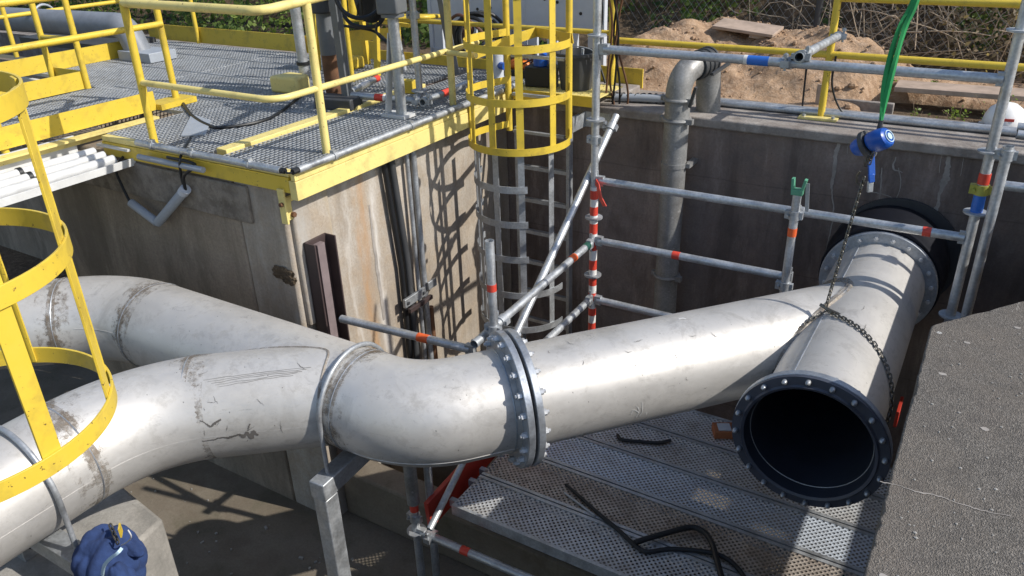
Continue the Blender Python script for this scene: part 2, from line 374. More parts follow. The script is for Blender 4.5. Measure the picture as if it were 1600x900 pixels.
# ================================================================ SETTING
def struct(name, mb, mat, bevel=0): return single(name, mb, mat, '', '', kind='structure', bevel=bevel)
def terrain(x0, x1, y0, y1, nx, ny, fn):
    m = MB(); m.v = [(x0+(x1-x0)*i/nx, y0+(y1-y0)*j/ny, fn(x0+(x1-x0)*i/nx, y0+(y1-y0)*j/ny)) for j in range(ny+1) for i in range(nx+1)]
    m.f = [(j*(nx+1)+i, j*(nx+1)+i+1, (j+1)*(nx+1)+i+1, (j+1)*(nx+1)+i) for j in range(ny) for i in range(nx)]; return m
struct('ground', terrain(-60, 60, 5.98, 120, 60, 60, lambda x, y: G-.05 + .02*math.sin(x*1.7+y)), 'earth')
struct('pit_floor', MB().b2(-14, 3.1, -4, 5.35, FLOOR-.2, FLOOR), 'floor')
# back wall of the pit, with its coping
bw = T('concrete_wall', 'dark stained concrete wall at the back of the pit with white cracks', 'wall', (-1.5, 5.5, FLOOR))
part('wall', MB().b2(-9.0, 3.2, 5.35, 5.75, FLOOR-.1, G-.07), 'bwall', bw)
part('coping', MB().b2(-3.3, 3.2, 5.325, 5.98, G-.068, G), 'coping', bw, bevel=.012)
# left block of the pit: sunlit side and shaded front
aw = T('concrete_wall', 'streaked pale brown concrete wall corner under the yellow platform edge', 'wall', (-3.6, 3.2, FLOOR))
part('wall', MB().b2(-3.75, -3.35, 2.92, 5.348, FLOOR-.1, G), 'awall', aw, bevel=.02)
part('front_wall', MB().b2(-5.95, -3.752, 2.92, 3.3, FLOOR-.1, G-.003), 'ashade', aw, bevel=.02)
part('lintel', MB().b2(-5.95, -3.62, 2.895, 2.925, G-.27, G-.035), 'rough', aw, bevel=.01)
part('corner_patch', MB().b2(-3.36, -3.315, 2.95, 3.245, -2.35, G-.09), 'awall', aw, bevel=.015)
lw = T('concrete_wall', 'shadowed concrete wall far left behind the near yellow cage', 'wall', (-9, 4.6, FLOOR))
part('wall', MB().b2(-14, -5.95, 4.5, 4.8, FLOOR-.1, G-.05), 'ashade', lw)
part('side_wall', MB().b2(-6.1, -5.952, 3.3, 4.5, FLOOR-.1, G-.05), 'ashade', lw)
single('concrete_footing', MB().b2(-3.34, -.2, 3.02, 3.22, FLOOR, -3.52), 'floor', 'low concrete footing beam across the pit below the pipe elbow', 'footing', bevel=.02)
single('concrete_footing', MB().b2(-3.34, -.2, 3.5, 3.85, FLOOR, -3.45), 'floor', 'second low concrete footing beam behind the first under the decks', 'footing', bevel=.02)
# near right slab and the covers beyond it (unseen covers, added with a gap to shape the sunlight)
slab_poly = [(-.037, -4), (6, -4), (6, 3.325), (.29, 3.325)] + [(.29-.327*t+random.uniform(-.003, .003), 3.325-.425*t+random.uniform(-.003, .003)) for t in np.linspace(.04, .97, 22)] + [(-.035, 2.895)] + [(-.037+random.choice((0, 0, .001, .002, .004, .008))*random.uniform(.4, 1), y) for y in np.linspace(2.86, .6, 90)]
sl = T('concrete_slab', 'large grey weathered slab at the lower right with a hairline crack', 'slab', (1.5, 0, FLOOR))
part('slab', MB().prism(slab_poly, G-.20, G), 'asphalt', sl, bevel=.006)
part('wall', MB().prism([(-.02, -4), (6, -4), (6, 3.30), (.31, 3.30), (-.02, 2.88)], FLOOR-.1, G-.203), 'bwall', sl)
cv = T('shade_slab', 'unseen slabs added beyond the right edge to shade T pipe and deck', 'slab', (2, 4.3, G))
part('slab', MB().b2(.46, 1.56, 3.33, 5.32, G-.10, G-.004), 'coping', cv)
part('slab', MB().b2(1.92, 6, 3.33, 5.32, G-.10, G-.004), 'coping', cv)

# ================================================================ PIPES
RT = .268; RP = .254; ZP = -2.208; XT = -.403
def bolts(par, c, d, R_, n, r, h, ph=0, nseg=6):
    d, a, u = frame(d); c = V(c)
    for i in range(n):
        t = 2*math.pi*(i+ph)/n; p = c + (a*math.cos(t)+u*math.sin(t))*R_
        part('bolt', MB().cyl(p - d*h[0], p + d*h[1], r, nseg).cyl(p - d*(h[0]+.01), p + d*(h[1]+.012), r*.55, 8), 'bolt', par)
# --- T piece: run along Y, branch to the left front
tp = T('pipe_tee', 'stainless steel T pipe with a black open flanged end facing the camera', 'pipe', (XT, 3.9, ZP-.34))
Y0, Y1 = 3.04, 4.86; ay = V((0, 1, 0)); c0 = V((XT, Y0, ZP))
part('body', MB().lathe(c0, ay, [(RT, .06), (RT, Y1-Y0), (RT-.012, Y1-Y0)], 96), 'steel', tp)
part('bore', MB().lathe(c0, ay, [(.278, -.001), (.2725, .03), (.2640, .06), (.2620, 1.7), (.001, 1.7)], 64), 'bore', tp)
part('lining_rim', MB().torus(c0+V((0, .058, 0)), ay, .2655, .0028, 64, 8), 'galv', tp)
part('gasket', MB().lathe(c0, ay, [(.278, -.004), (.290, -.010), (.297, .0), (.335, .004), (.335, .022), (.278, .022)], 72, True), 'face', tp)
fa = part('flange', MB().ring(c0+V((0, .042, 0)), ay, .2785, .338, .036, 72), 'flange', tp, bevel=.003)
b = MB()
for i in range(20):
    t = 2*math.pi*(i+.35)/20; p = c0+V((math.cos(t)*.316, 0, math.sin(t)*.316))
    part('bolt', MB().lathe(p+V((0, -.018, 0)), ay, [(.0005, -.006), (.007, -.003), (.0115, .004), (.0115, .02)], 12).cyl(p+V((0, -.01, 0)), p+V((0, .085, 0)), .010, 6), 'galv', fa)
wf_ = part('wall_flange', MB().ring((XT, Y1-.01, ZP), ay, .262, .335, .035, 72), 'flange', tp, bevel=.003)
bolts(wf_, (XT, Y1-.03, ZP), ay, .300, 20, .013, (.012, .02), .5)
UB = V((.648, .762, 0)).normalized(); PF = V((-1.726, 2.717, ZP)); JT = V((XT, 4.284, ZP))
def branch_mesh(start, d, target_c, target_d, R_t, r, n=96):
    """tube from start along d, its far end cut to lie on the cylinder (target)"""
    d, a, u = frame(d); m = MB(); td = V(target_d).normalized(); end = []
    for j in range(n):
        t = 2*math.pi*j/n; p = start + (a*math.cos(t)+u*math.sin(t))*r
        w = p - V(target_c); w -= td*w.dot(td); e = d - td*d.dot(td)
        A = e.dot(e); B = 2*w.dot(e); Cc = w.dot(w) - R_t*R_t; D = max(B*B-4*A*Cc, 0)
        s = (-B-math.sqrt(D))/(2*A); m.v.append(tuple(p)); end.append(p+d*s)
    m.v += [tuple(p) for p in end]
    m.f = [(j, (j+1) % n, n+(j+1) % n, n+j) for j in range(n)]; return m, end
m, saddle = branch_mesh(PF+UB*.03, UB, (XT, 0, ZP), ay, RT-.003, RP)
part('branch', m, 'steel', tp)
part('weld_seam', MB().sweep([p+V([random.uniform(-.002, .002)]*3) for p in saddle], [random.uniform(.005, .009) for _ in saddle], 6, closed=True), 'flange', tp); part('heat_stain', MB().sweep(saddle, .022, 8, closed=True), 'weld', tp)
fb = part('flange', MB().ring(PF+UB*.036, UB, .25, .338, .034, 72), 'flange', tp, bevel=.003)
bolts(fb, PF+UB*.036, UB, .306, 20, .0165, (.0, .036))
b = MB()     # lengthwise weld seams
b.sweep([(XT-.13, Y0+.1, ZP+.2345), (XT-.13, Y1-.02, ZP+.2345)], .0035, 6)
b.sweep([PF+UB*.1+V((.085, -.072, -.226)), PF+UB*1.4+V((.085, -.072, -.226))], .003, 6); part('weld_seam', b, 'flange', tp)
single('rubber_joint', MB().lathe((XT, Y1+.012, ZP), ay, [(.25, 0), (.345, 0), (.352, .05), (.345, .08), (.348, .14), (.358, .20), (.365, .27), (.360, .36), (.348, .42), (.345, .47)], 64), 'seal',
       'black rubber pipe joint between the T pipe flange and dark back wall', 'pipe joint')
single('wall_plate', MB().ring((XT+.03, 5.335, ZP+.01), ay, .30, .385, .022, 64), 'dgrey', 'dark round wall plate behind the black rubber joint', 'wall plate')

# --- left manifold: run from the far left, elbow to the flange, and the branch to the near left
YR = 2.35
mp = T('pipe_manifold', 'large stainless steel Y pipe with two arms running off to the left', 'pipe', (-3, 2.2, ZP-.34))
vtx = V((-2.038, YR, ZP)); pe = fillet([(-3.0, YR, ZP), vtx, PF-UB*.03], .74, 22)
dl = V((.77, .64, 0)).normalized(); v2 = V((-4.217, YR, ZP))
pr = fillet([v2-dl*4, v2, (-3.0, YR, ZP)], .75, 22)
part('run', MB().sweep(pr[:-1]+pe, RP, 72, cap=False, ups=(0, 0, 1)), 'steel', mp)
L1 = V((.772, .635, 0)).normalized(); q = V((-3.058, 1.89, ZP)); v3 = V((-3.25, 1.732, ZP))
pb = fillet([(-3.25, -.6, ZP), v3, q+L1*.72], .78, 22)
part('arm', MB().sweep(pb, RP+.001, 72, cap=False, ups=(0, 0, 1)), 'steel', mp)
fc = part('flange', MB().ring(PF-UB*.014, UB, .25, .338, .034, 72), 'flange', mp, bevel=.003)
bolts(fc, PF-UB*.014, UB, .306, 20, .0165, (.038, .0))
def weldband(c, d, wdt, parent, stain=True):
    part('weld_seam', MB().torus(c, d, RP, .0045, 64, 6), 'flange', parent)
    if stain:
        for w_, mt, o_ in ((wdt*.45, 'weld', .0032), (wdt*.9, 'smear', .0026), (wdt*1.9, 'smear', .0020)):
            part('heat_stain', MB().lathe(V(c)-V(d).normalized()*(w_*random.uniform(.42, .6)), d, [(RP+o_, 0), (RP+o_, w_)], 64), mt, parent)
weldband((-2.345, YR, ZP), (1, 0, 0), .10, mp)
weldband((-3.93, YR, ZP), (1, 0, 0), .09, mp)
weldband(v2-dl*.33, dl, .10, mp)
weldband(q+L1*.02, L1, .09, mp)
weldband((-3.25, 1.36, ZP), (0, 1, 0), .13, mp)
weldband(PF-UB*.06, UB, .05, mp, False)
# saddle weld where the arm meets the run
m2, sd2 = branch_mesh(q, L1, (0, YR, ZP), (1, 0, 0), RP+.002, RP)
part('weld_seam', MB().sweep(sd2, .007, 6, closed=True), 'weld', mp)
b = MB()
def off(path, ang, r=RP+.001):
    out = []
    for i, p in enumerate(path):
        d = (path[min(i+1, len(path)-1)]-path[max(i-1, 0)]).normalized(); s = d.cross(V((0, 0, 1))).normalized()
        out.append(p + s*math.cos(ang)*r + V((0, 0, math.sin(ang)*r)))
    return out
b.sweep(off(pe[1:], -.55, RP), .0024, 6); b.sweep(off(pb, -.02, RP-.0006), .0018, 6); b.sweep(off(pr[5:-1], .25, RP), .0022, 6)
part('weld_seam', b, 'steel', mp)

# --- pipe supports
def ubolt(c, h, R_, legdown, r, parent):
    c = V(c); h = V(h).normalized(); P = [c+h*R_+V((0, 0, -legdown))]
    for k in range(25):
        t = math.pi*k/24; P.append(c + h*math.cos(t)*R_ + V((0, 0, math.sin(t)*R_)))
    P.append(c-h*R_+V((0, 0, -legdown))); part('u_bolt', MB().sweep(P, r, 12), 'galv', parent)
s1 = T('pipe_support', 'galvanised post and beam bracket with U bolt under the pipe elbow', 'pipe support', (-2.45, 2.1, FLOOR))
hb = V((-.06, 1, 0)).normalized(); cU = V((-2.405, YR, ZP))
part('beam', MB().bar(cU-hb*.36+V((0, 0, -.318)), cU+hb*.42+V((0, 0, -.318)), .09, .10), 'galv', s1, bevel=.006)
part('post', MB().bar(cU-hb*.31+V((0, 0, -.37)), cU-hb*.31+V((0, 0, FLOOR-ZP)), .085, .085, (1, 0, 0)), 'galv', s1, bevel=.006)
ubolt(cU+V((0, 0, 0)), hb, .272, .30, .0115, s1)
s2 = T('pipe_support', 'galvanised bracket with U bolt round the near left pipe', 'pipe support', (-3.25, 1.2, FLOOR))
cV = V((-3.25, 1.16, ZP))
part('beam', MB().bar(cV+V((.36, 0, -.325)), cV+V((-.45, 0, -.325)), .10, .09), 'galv', s2, bevel=.004)
part('post', MB().bar(cV+V((-.22, 0, -.37)), cV+V((-.22, 0, FLOOR-ZP)), .10, .10, (1, 0, 0)), 'galv', s2, bevel=.004)
ubolt(cV, (1, 0, 0), .275, .34, .012, s2)
# --- pier below the near left pipe
single('concrete_pier', MB().prism([(-3.02, 1.20), (-3.10, 1.62), (-3.70, 1.70), (-3.78, 1.05), (-3.16, .86)], FLOOR, -2.72), 'pier',
       'pale concrete pier under the near left pipe', 'pier', bevel=.02)
# ================================================================ SCAFFOLD
GT = 'scaffold tubes round the pit'
def tape(mb, p, q, t0, t1, r): p, q = V(p), V(q); return mb.cyl(p.lerp(q, t0), p.lerp(q, t1), r+.0015, 18)
def coupler(mb, p, d, r=.0242):
    """swivel clamp: collar, hinge ears and a T bolt with nut"""
    d, a, u = frame(d); p = V(p)
    mb.ring(p, d, r, r+.008, .05, 18)
    mb.box(p+a*(r+.014), (.045, .026, .034), mat=Matrix((d, a, u)).transposed()); mb.box(p-a*(r+.012), (.04, .018, .026), mat=Matrix((d, a, u)).transposed())
    mb.cyl(p+a*(r+.008)-u*.035, p+a*(r+.008)+u*.055, .0075, 8); mb.cyl(p+a*(r+.008)+u*.035, p+a*(r+.008)+u*.05, .015, 6)
    return mb
def wedge(mb, p, d):
    """wedge head at a tube's end"""
    d, a, u = frame(d); p = V(p); Rm = Matrix((d, a, u)).transposed()
    mb.box(p, (.055, .034, .062), mat=Rm); mb.box(p+d*.018, (.008, .012, .13), mat=Rm); return mb
def tube(p, q, label, r=.0242, bands=(), clamps=(), wedges=(), name='scaffold_tube', rosettes=(), mat='tube', extra=None, cat='scaffold tube'):
    p, q = V(p), V(q); t = T(name, label, cat, (p if p.z < q.z else q), GT)
    part('tube', MB().pipe(p, q, r), mat, t)
    for (a, b_, m) in bands: part('marking_band', tape(MB(), p, q, a, b_, r), m, t)
    for c in clamps: part('coupler', coupler(MB(), p.lerp(q, c), q-p, r), 'galv', t)
    for c in wedges: part('wedge_head', wedge(MB(), p.lerp(q, c), (q-p)*(1 if c > .5 else -1)), 'galv', t)
    for c in rosettes: part('rosette', MB().ring(p.lerp(q, c), q-p, r, .058, .009, 24), 'galv', t)
    return t
YS = 4.38
post = tube((-2.1, YS, FLOOR), (-2.1, YS, .35), 'tall scaffold post before the dark wall with red and white hazard tape', rosettes=(.37, .468, .62, .738, .9), clamps=(.59,), name='scaffold_post')
b = MB(); b2 = MB()
z = -2.95; k = 0
while z < -1.72:
    hh = .052 + .02*random.random(); (b if k % 2 else b2).cyl((-2.1, YS, z), (-2.1, YS, min(z+hh, -1.7)), .0262, 18); z += hh; k += 1
part('red_tape', b, 'red', post); part('white_tape', b2, 'tapew', post)
b = MB()
part('tape_tail', MB().sweep([(-2.08, YS-.02, -1.66), (-2.05, YS-.05, -1.67), (-2.03, YS-.06, -1.74), (-2.0, YS-.05, -1.80)], 0, rect=(.006, .045)), 'red', post)
tube((-2.05, YS, -.84), (0.0, YS, -.845), 'top scaffold rail across the dark back wall with a blue label', clamps=(.515,), wedges=(0, 1), bands=((.415, .47, 'bluetape'), (.405, .415, 'tapew')))
tube((-2.06, YS, -1.655), (-.0, YS, -1.648), 'bright scaffold rail passing above the T pipe with a faded red mark', clamps=(.60,), wedges=(0, 1), bands=((.905, .925, 'red'),))
tube((-2.06, YS, -2.07), (-.84, YS, -2.06), 'middle scaffold rail with red band ending at the short forked post', wedges=(0, 1), bands=((.42, .46, 'red'),))
tube((-2.06, YS, -2.51), (-.2, YS, -2.50), 'lowest scaffold rail disappearing behind the straight pipe', wedges=(0,))
pf = tube((-.838, YS-.052, -2.9), (-.838, YS-.052, -1.50), 'short scaffold post with green forked head and red band', name='scaffold_post', clamps=(.575, .89), bands=((.80, .835, 'orange'),))
b = MB().bar((-.862, YS-.06, -1.52), (-.868, YS-.06, -1.44), .014, .035).bar((-.818, YS-.06, -1.52), (-.80, YS-.06, -1.44), .014, .035).box((-.838, YS-.06, -1.515), (.06, .045, .03))
part('forked_head', b, 'gpaint', pf); part('pin', MB().bar((-.79, YS-.06, -1.46), (-.775, YS-.06, -1.62), .02, .006), 'galv', pf)
rp = tube((.026, YS, FLOOR), (.018, YS, .3), 'right hand scaffold post carrying a yellow clamp and blue label', name='scaffold_post', rosettes=(.43, .57, .645, .78))
part('label', MB().cyl((.022, YS, -1.52), (.022, YS, -1.41), .028, 16), 'bluetape', rp); part('clamp', coupler(MB(), (.022, YS, -1.385), (0, 0, 1), .026), 'olive', rp)
part('red_label', MB().cyl((.022, YS, -1.355), (.022, YS, -1.30), .027, 16), 'red', rp)
tube((.10, YS-.06, FLOOR), (.088, YS-.06, -1.14), 'chipped scaffold tube standing close behind the right hand post', name='scaffold_post', clamps=(.985,))
tube((.09, YS, -1.35), (1.2, YS, -1.34), 'scaffold tube leaving the frame on the far right')
tube((-.925, YS-.05, -.80), (-.98, 5.72, -.90), 'short scaffold tube joining the rail to the yellow railing post', clamps=(.03, .94))
tube((-2.15, 4.80, -1.345), (-2.15, 3.2, -2.52), 'long diagonal scaffold brace in front of the ladder cage', clamps=(.05,), bands=())
tube((-2.1, YS-.05, -2.08), (-2.1, 2.95, -2.13), 'scaffold rail with orange and green bands sloping behind the pipe flange', clamps=(.80,), wedges=(0,), bands=((.16, .20, 'orange'), (.02, .055, 'gpaint')))
tube((-2.1, YS-.05, -2.50), (-2.1, 3.3, -2.52), 'low scaffold rail from the taped post towards the camera', wedges=(0,))
tube((-3.10, 3.0, -2.26), (-2.16, 3.0, -2.205), 'grey scaffold tube with orange band against the sunlit wall', wedges=(1,), bands=((.62, .70, 'orange'),))
tube((-2.03, 3.05, -2.9), (-2.04, 3.05, -1.56), 'short upright scaffold tube with red band before the ladder cage', name='scaffold_post', clamps=(.62,), bands=((.79, .82, 'red'),))
fp = tube((-2.42, 2.70, FLOOR), (-2.42, 2.70, -2.80), 'front scaffold post below the pipe elbow with red marking', name='scaffold_post', rosettes=(.48,), bands=((.62, .68, 'red'),), clamps=(.57,), mat='tube')
part('sleeve', MB().pipe((-2.42, 2.70, -3.16), (-2.42, 2.70, -2.84), .037, .006), 'dull', fp)
tube((-2.37, 2.78, FLOOR), (-2.37, 2.80, -2.72), 'second scaffold post close behind the front one', name='scaffold_post')
tube((-2.38, 2.70, -3.37), (-.1, 2.70, -3.33), 'scaffold tube with red band along the front of the decks', wedges=(0,), bands=((.125, .15, 'red'),), clamps=(.03,))
tube((-2.25, 2.62, -3.22), (-2.30, 3.22, -2.95), 'flat galvanised strut beside the red end board', r=.02)
# decks
def plank(x0, x1, y0, label, mat='deck'):
    t = T('deck_plank', label, 'scaffold deck', ((x0+x1)/2, y0+.16, DECK-.07), 'steel scaffold decks')
    part('deck_sheet', terrain(x0, x1, y0+.004, y0+.314, 1, 1, lambda x, y: DECK), mat, t, smooth=0)
    r = MB()
    for yy in (y0+.006, y0+.310): r.b2(x0, x1, yy-.003, yy+.003, DECK-.065, DECK+.001)
    r.b2(x0, x1, y0+.003, y0+.024, DECK+.0012, DECK+.005); r.b2(x0, x1, y0+.291, y0+.313, DECK+.0012, DECK+.005)
    r.b2(x0, x1, y0+.008, y0+.026, DECK-.065, DECK-.06); r.b2(x0, x1, y0+.292, y0+.31, DECK-.065, DECK-.06)
    for xx in (x0+.004, x1-.004): r.b2(xx-.004, xx+.004, y0+.008, y0+.31, DECK-.06, DECK-.002)
    part('side_rail', r, 'tube', t)
    for yy in (y0+.06, y0+.26):
        for xx in (x0-.02, x1+.02): part('hook', MB().box((xx, yy, DECK-.03), (.05, .03, .05)), 'galv', t)
X0D, X1D = -2.24, -.06
plank(X0D, X1D, 2.82, 'front perforated deck plank, nearest to the camera, with yellow mark at its end')
plank(X0D, X1D, 3.14, 'muddy perforated deck plank carrying the black hose', 'deck_mud')
plank(X0D, X1D, 3.46, 'clean bluish perforated deck plank in the middle of the deck', 'deck_blue')
plank(X0D, X1D, 3.78, 'perforated deck plank right behind the clean bluish one')
plank(X0D, X1D, 4.10, 'rearmost perforated deck plank beneath the straight pipe')
single('toe_board', MB().bar((-2.34, 2.72, -3.24), (-2.31, 4.2, -3.12), .03, .20), 'redsteel', 'red painted steel board at the left end of the decks', 'toe board', bevel=.003)
single('toe_board', MB().bar((-.13, 4.80, -3.1), (-.13, 5.0, -3.1), .02, .12), 'redsteel', 'red steel board low in the gap between T pipe and slab', 'toe board', bevel=.003)
t = T('timber_block', 'reddish block with a pale patch on the rear deck beside the flange', 'block', (-1.06, 4.30, DECK))
part('block', MB().box((-1.04, 4.27, DECK+.03), (.22, .11, .055), .5), 'brick', t, bevel=.004); part('patch', MB().box((-1.075, 4.245, DECK+.062), (.08, .075, .006), .5), 'lgrey', t)
zz = DECK+.016
hose = [at(*p, Z=zz) for p in ((884, 757), (905, 775), (935, 802), (965, 827), (990, 850), (1010, 862), (1045, 858), (1085, 860), (1120, 866), (1145, 880), (1165, 905), (1175, 930))]
hose2 = [at(*p, Z=zz+.018) for p in ((992, 848), (1010, 842), (1045, 832), (1078, 824), (1098, 830), (1112, 848), (1120, 875), (1128, 905), (1130, 930))]
single('hose', MB().sweep(catmull(hose, 8), [.009+.004*min(1, i/30) for i in range(len(catmull(hose, 8)))], 10), 'black', 'black rubber hose lying in a loop on the front decks', 'hose')
single('hose', MB().sweep(catmull(hose2, 8), .016, 10), 'black', 'thicker bent piece of black hose lying across the loop', 'hose')
single('hose', MB().sweep(catmull([at(*p, Z=zz) for p in ((965, 680), (972, 687), (1000, 690), (1030, 692), (1048, 688))], 6), .012, 10), 'black', 'short black hose piece on the deck below the straight pipe', 'hose')
single('rod', MB().cyl(at(882, 770, Z=zz-.005), at(930, 806, Z=zz-.005), .007, 8), 'galv', 'short thin metal rod beside the black hose', 'rod')

# ================================================================ HOIST AND CHAIN
def chain(path, name, label, parent=None, step=.021, r=.0033):
    P = [V(p) for p in path]; d = [0]
    for a, b_ in zip(P, P[1:]): d.append(d[-1]+(b_-a).length)
    mb = MB(); n = int(d[-1]/step)
    for i in range(n):
        s = (i+.5)*step; k = max(j for j in range(len(d)) if d[j] <= s); k = min(k, len(P)-2)
        p = P[k].lerp(P[k+1], (s-d[k])/(d[k+1]-d[k])); t, a, u = frame(P[k+1]-P[k])
        w = (a+u).normalized() if i % 2 else (a-u).normalized()
        L = step*.42; ww = .0075; pts = []
        for q in range(12):
            th = 2*math.pi*q/12; cx = math.cos(th)*ww; pts.append(p + t*((L if math.cos(th) >= 0 else -L)+math.cos(th)*ww*.8) + w*math.sin(th)*ww)
        mb.sweep(pts, r, 5, closed=True)
    if parent: return part(name, mb, 'chain', parent)
    return single(name, mb, 'chain', label, 'chain')
K = V((-.53, 3.85, ZP+.245)); RC = RT+.012
def onT(ang, y): return V((XT+math.sin(ang)*RC, y, ZP+math.cos(ang)*RC))
up = V((-.475, 4.0, -1.26))
chain([K+V((0, 0, .03)), up], 'lifting_chain', 'steel chain running up from the T pipe to the blue hoist')
left = [K] + [onT(-.55-.16*i, 3.83-.045*i) for i in range(14)]
right = [K+V((.01, 0, .012))] + [onT(-.42+.16*i, 3.82-.030*i) for i in range(1, 18)]
sl_ = T('chain_sling', 'dark chain sling choked round the T pipe', 'chain', K)
chain(left, 'chain', '', sl_); chain(right, 'chain', '', sl_)
part('choker_hook', MB().sweep(catmull([K+V((-.03, .01, .03)), K+V((.02, -.01, .02)), K+V((.07, -.02, .012)), K+V((.10, -.03, .0))], 5), .009, 8), 'chain', sl_)
ho = T('chain_hoist', 'blue hand lever hoist hanging in front of the dark back wall', 'hoist', (-.47, 4.0, -1.3))
hc = at(1365, 222, Y=4.0); ax = (RI*.93 + UP*.34 - FW*.2).normalized()
def oval(mb, c, d, prof, ex=1.0, ey=.72, n=28):
    d, a, u = frame(d, UP); c = V(c); k = len(mb.v); N = len(prof)
    for (r, h) in prof:
        for j in range(n):
            t = 2*math.pi*j/n; mb.v.append(tuple(c + d*h + a*math.cos(t)*r*ex + u*math.sin(t)*r*ey))
    for i in range(N-1):
        for j in range(n): j2 = (j+1) % n; mb.f.append((k+i*n+j, k+i*n+j2, k+(i+1)*n+j2, k+(i+1)*n+j))
    return mb
ad = (RI*.60 + UP*.22 - FW*.75).normalized()
part('housing', oval(MB(), hc+ad*.0, ad, [(0.0014, -0.0144), (0.0607, -0.0144), (0.0702, 0.0000), (0.0702, 0.0420), (0.0621, 0.0672), (0.0513, 0.0744), (0.0014, 0.0756)]), 'bluep', ho, bevel=0)
part('cover_ring', oval(MB(), hc+ad*.0757, ad, [(0.0405, 0.0000), (0.0405, 0.0042), (0.0351, 0.0042), (0.0351, 0.0000)]), 'stripe', ho)
part('cover_boss', oval(MB(), hc+ad*.0757, ad, [(0.0216, 0.0000), (0.0216, 0.0048), (0.0014, 0.0054)]), 'stripe', ho)
part('side_plate', oval(MB(), hc-ad*.036, ad, [(0.0014, -0.0072), (0.0743, -0.0072), (0.0743, 0.0144), (0.0014, 0.0144)], 1, .9), 'dgrey', ho)
part('gear_case', oval(MB(), hc-ad*.06, ad, [(0.0014, -0.0360), (0.0473, -0.0336), (0.0594, -0.0120), (0.0594, 0.0144), (0.0014, 0.0144)]), 'bluep', ho)
part('hand_lever', MB().bar(hc-ad*.01+V((0, 0, -.02)), at(1362, 275, Y=3.97), .032, .012, FW).bar(at(1361, 272, Y=3.965), at(1362, 285, Y=3.965), .028, .014, FW), 'bluep', ho, bevel=.003)
part('lever_tip', MB().bar(at(1360, 283, Y=3.965), at(1359, 300, Y=3.965), .026, .016, FW), 'galv', ho, bevel=.003)
lk = MB().sweep([at(x, y, Y=3.99) for x, y in ((1344, 268), (1339, 275), (1339, 286), (1346, 290), (1351, 284))], .0055, 7); part('hook', lk, 'chain', ho)
part('top_hook', MB().sweep([hc+V((0, 0, .03)), at(1374, 205, Y=4.02), at(1376, 196, Y=4.02)], .010, 8), 'dgrey', ho)
chain([at(1358, 232, Y=3.98), at(1352, 262, Y=3.98)], 'load_chain', '', ho); chain([at(1364, 236, Y=3.97), at(1357, 262, Y=3.97)], 'load_chain', '', ho)
gs = T('lifting_sling', 'bright green webbing sling rising out of the top of the frame', 'sling', at(1377, 190, Y=4.02))
for k, (o1, o2) in enumerate(((-2.5, -2), (2.5, 3))):
    pts = [at(1376+o2*.3, 192, Y=4.02+.01*k), at(1380+o1*.7, 165, Y=4.03), at(1386+o1*1.5, 130, Y=4.04), at(1398+o1*1.9, 80, Y=4.06), at(1411+o1*1.7, 40, Y=4.08), at(1428+o1, 5, Y=4.1), at(1448+o1*.5, -60, Y=4.12), at(1490, -190, Y=4.2)]
    c = catmull(pts, 6); P = MB(); N = len(c)
    for i, p in enumerate(c):
        wd = .007+.006*math.sin(min(1, i/14)*math.pi/2); tw = .3*math.sin(i*.35+k)
        a = (RI*math.cos(tw)+FW*math.sin(tw)); P.v += [tuple(p-a*wd-FW*.003), tuple(p-FW*(.007+.002*(i % 2))), tuple(p+a*wd-FW*.003), tuple(p+a*wd), tuple(p-a*wd)]
    for i in range(N-1):
        for j in range(5): P.f.append((i*5+j, i*5+(j+1) % 5, i*5+5+(j+1) % 5, i*5+5+j))
    part('strap', P, 'green', gs, smooth=25)
part('loop', MB().sweep([at(1372, 207, Y=4.02), at(1377, 188, Y=4.02)], .011, 8), 'dgrey', gs)
# ================================================================ DOWN PIPE
dp = T('down_pipe', 'dull galvanised pipe bending over the coping and down the back wall', 'pipe', (-1.87, 5.2, FLOOR))
pts = fillet([(-1.87, 5.19, FLOOR+.3), (-1.87, 5.19, -1.12), (-1.78, 5.50, -1.065), (-1.77, 5.59, -1.6)], [.16, .12], 9)
part('pipe', MB().sweep(pts, .086, 28), 'dull', dp)
for z in (-1.43, -1.29, -2.62): part('coupling', MB().torus((-1.87, 5.19, z), (0, 0, 1), .089, .014, 28, 8).box((-1.768, 5.16, z), (.05, .04, .035)).box((-1.968, 5.19, z), (.04, .04, .03)), 'dull', dp)
d0 = V((.09, .31, .03)).normalized()
for s in (.12, .17, .22, .27): part('hose_clip', MB().torus(V((-1.85, 5.235, -1.105))+d0*s, d0, .090, .010, 28, 8), 'dgrey', dp)
part('sleeve', MB().sweep([V((-1.85, 5.235, -1.105))+d0*.12, V((-1.85, 5.235, -1.105))+d0*.27], .090, 24), 'dgrey', dp)
part('lever', MB().bar((-1.68, 5.30, -1.13), (-1.62, 5.46, -1.08), .02, .02), 'dgrey', dp); part('lever', MB().bar((-1.76, 5.12, -1.32), (-1.72, 5.10, -1.18), .02, .02), 'dgrey', dp)
for z in (-1.75, -3.1): part('wall_bracket', MB().ring((-1.87, 5.19, z), (0, 0, 1), .085, .092, .03, 24).b2(-1.79, -1.75, 5.18, 5.348, z-.015, z+.015), 'dull', dp)
cb = T('hose_bundle', 'silver and black wrapped hose lying on the coping beside the bent pipe', 'hose', (-2.2, 5.6, G))
part('hose', MB().sweep(catmull([(-2.50, 5.52, G+.03), (-2.33, 5.56, G+.035), (-2.14, 5.60, G+.04), (-1.95, 5.68, G+.06)], 8), .03, 12), 'grey', cb)
for i in range(11):
    x = -2.49+.05*i; part('wrap', MB().torus((x, 5.53+.013*i, G+.034), (1, random.uniform(-.7, .7), random.uniform(-.4, .4)), .034, .006, 14, 6), 'black', cb)
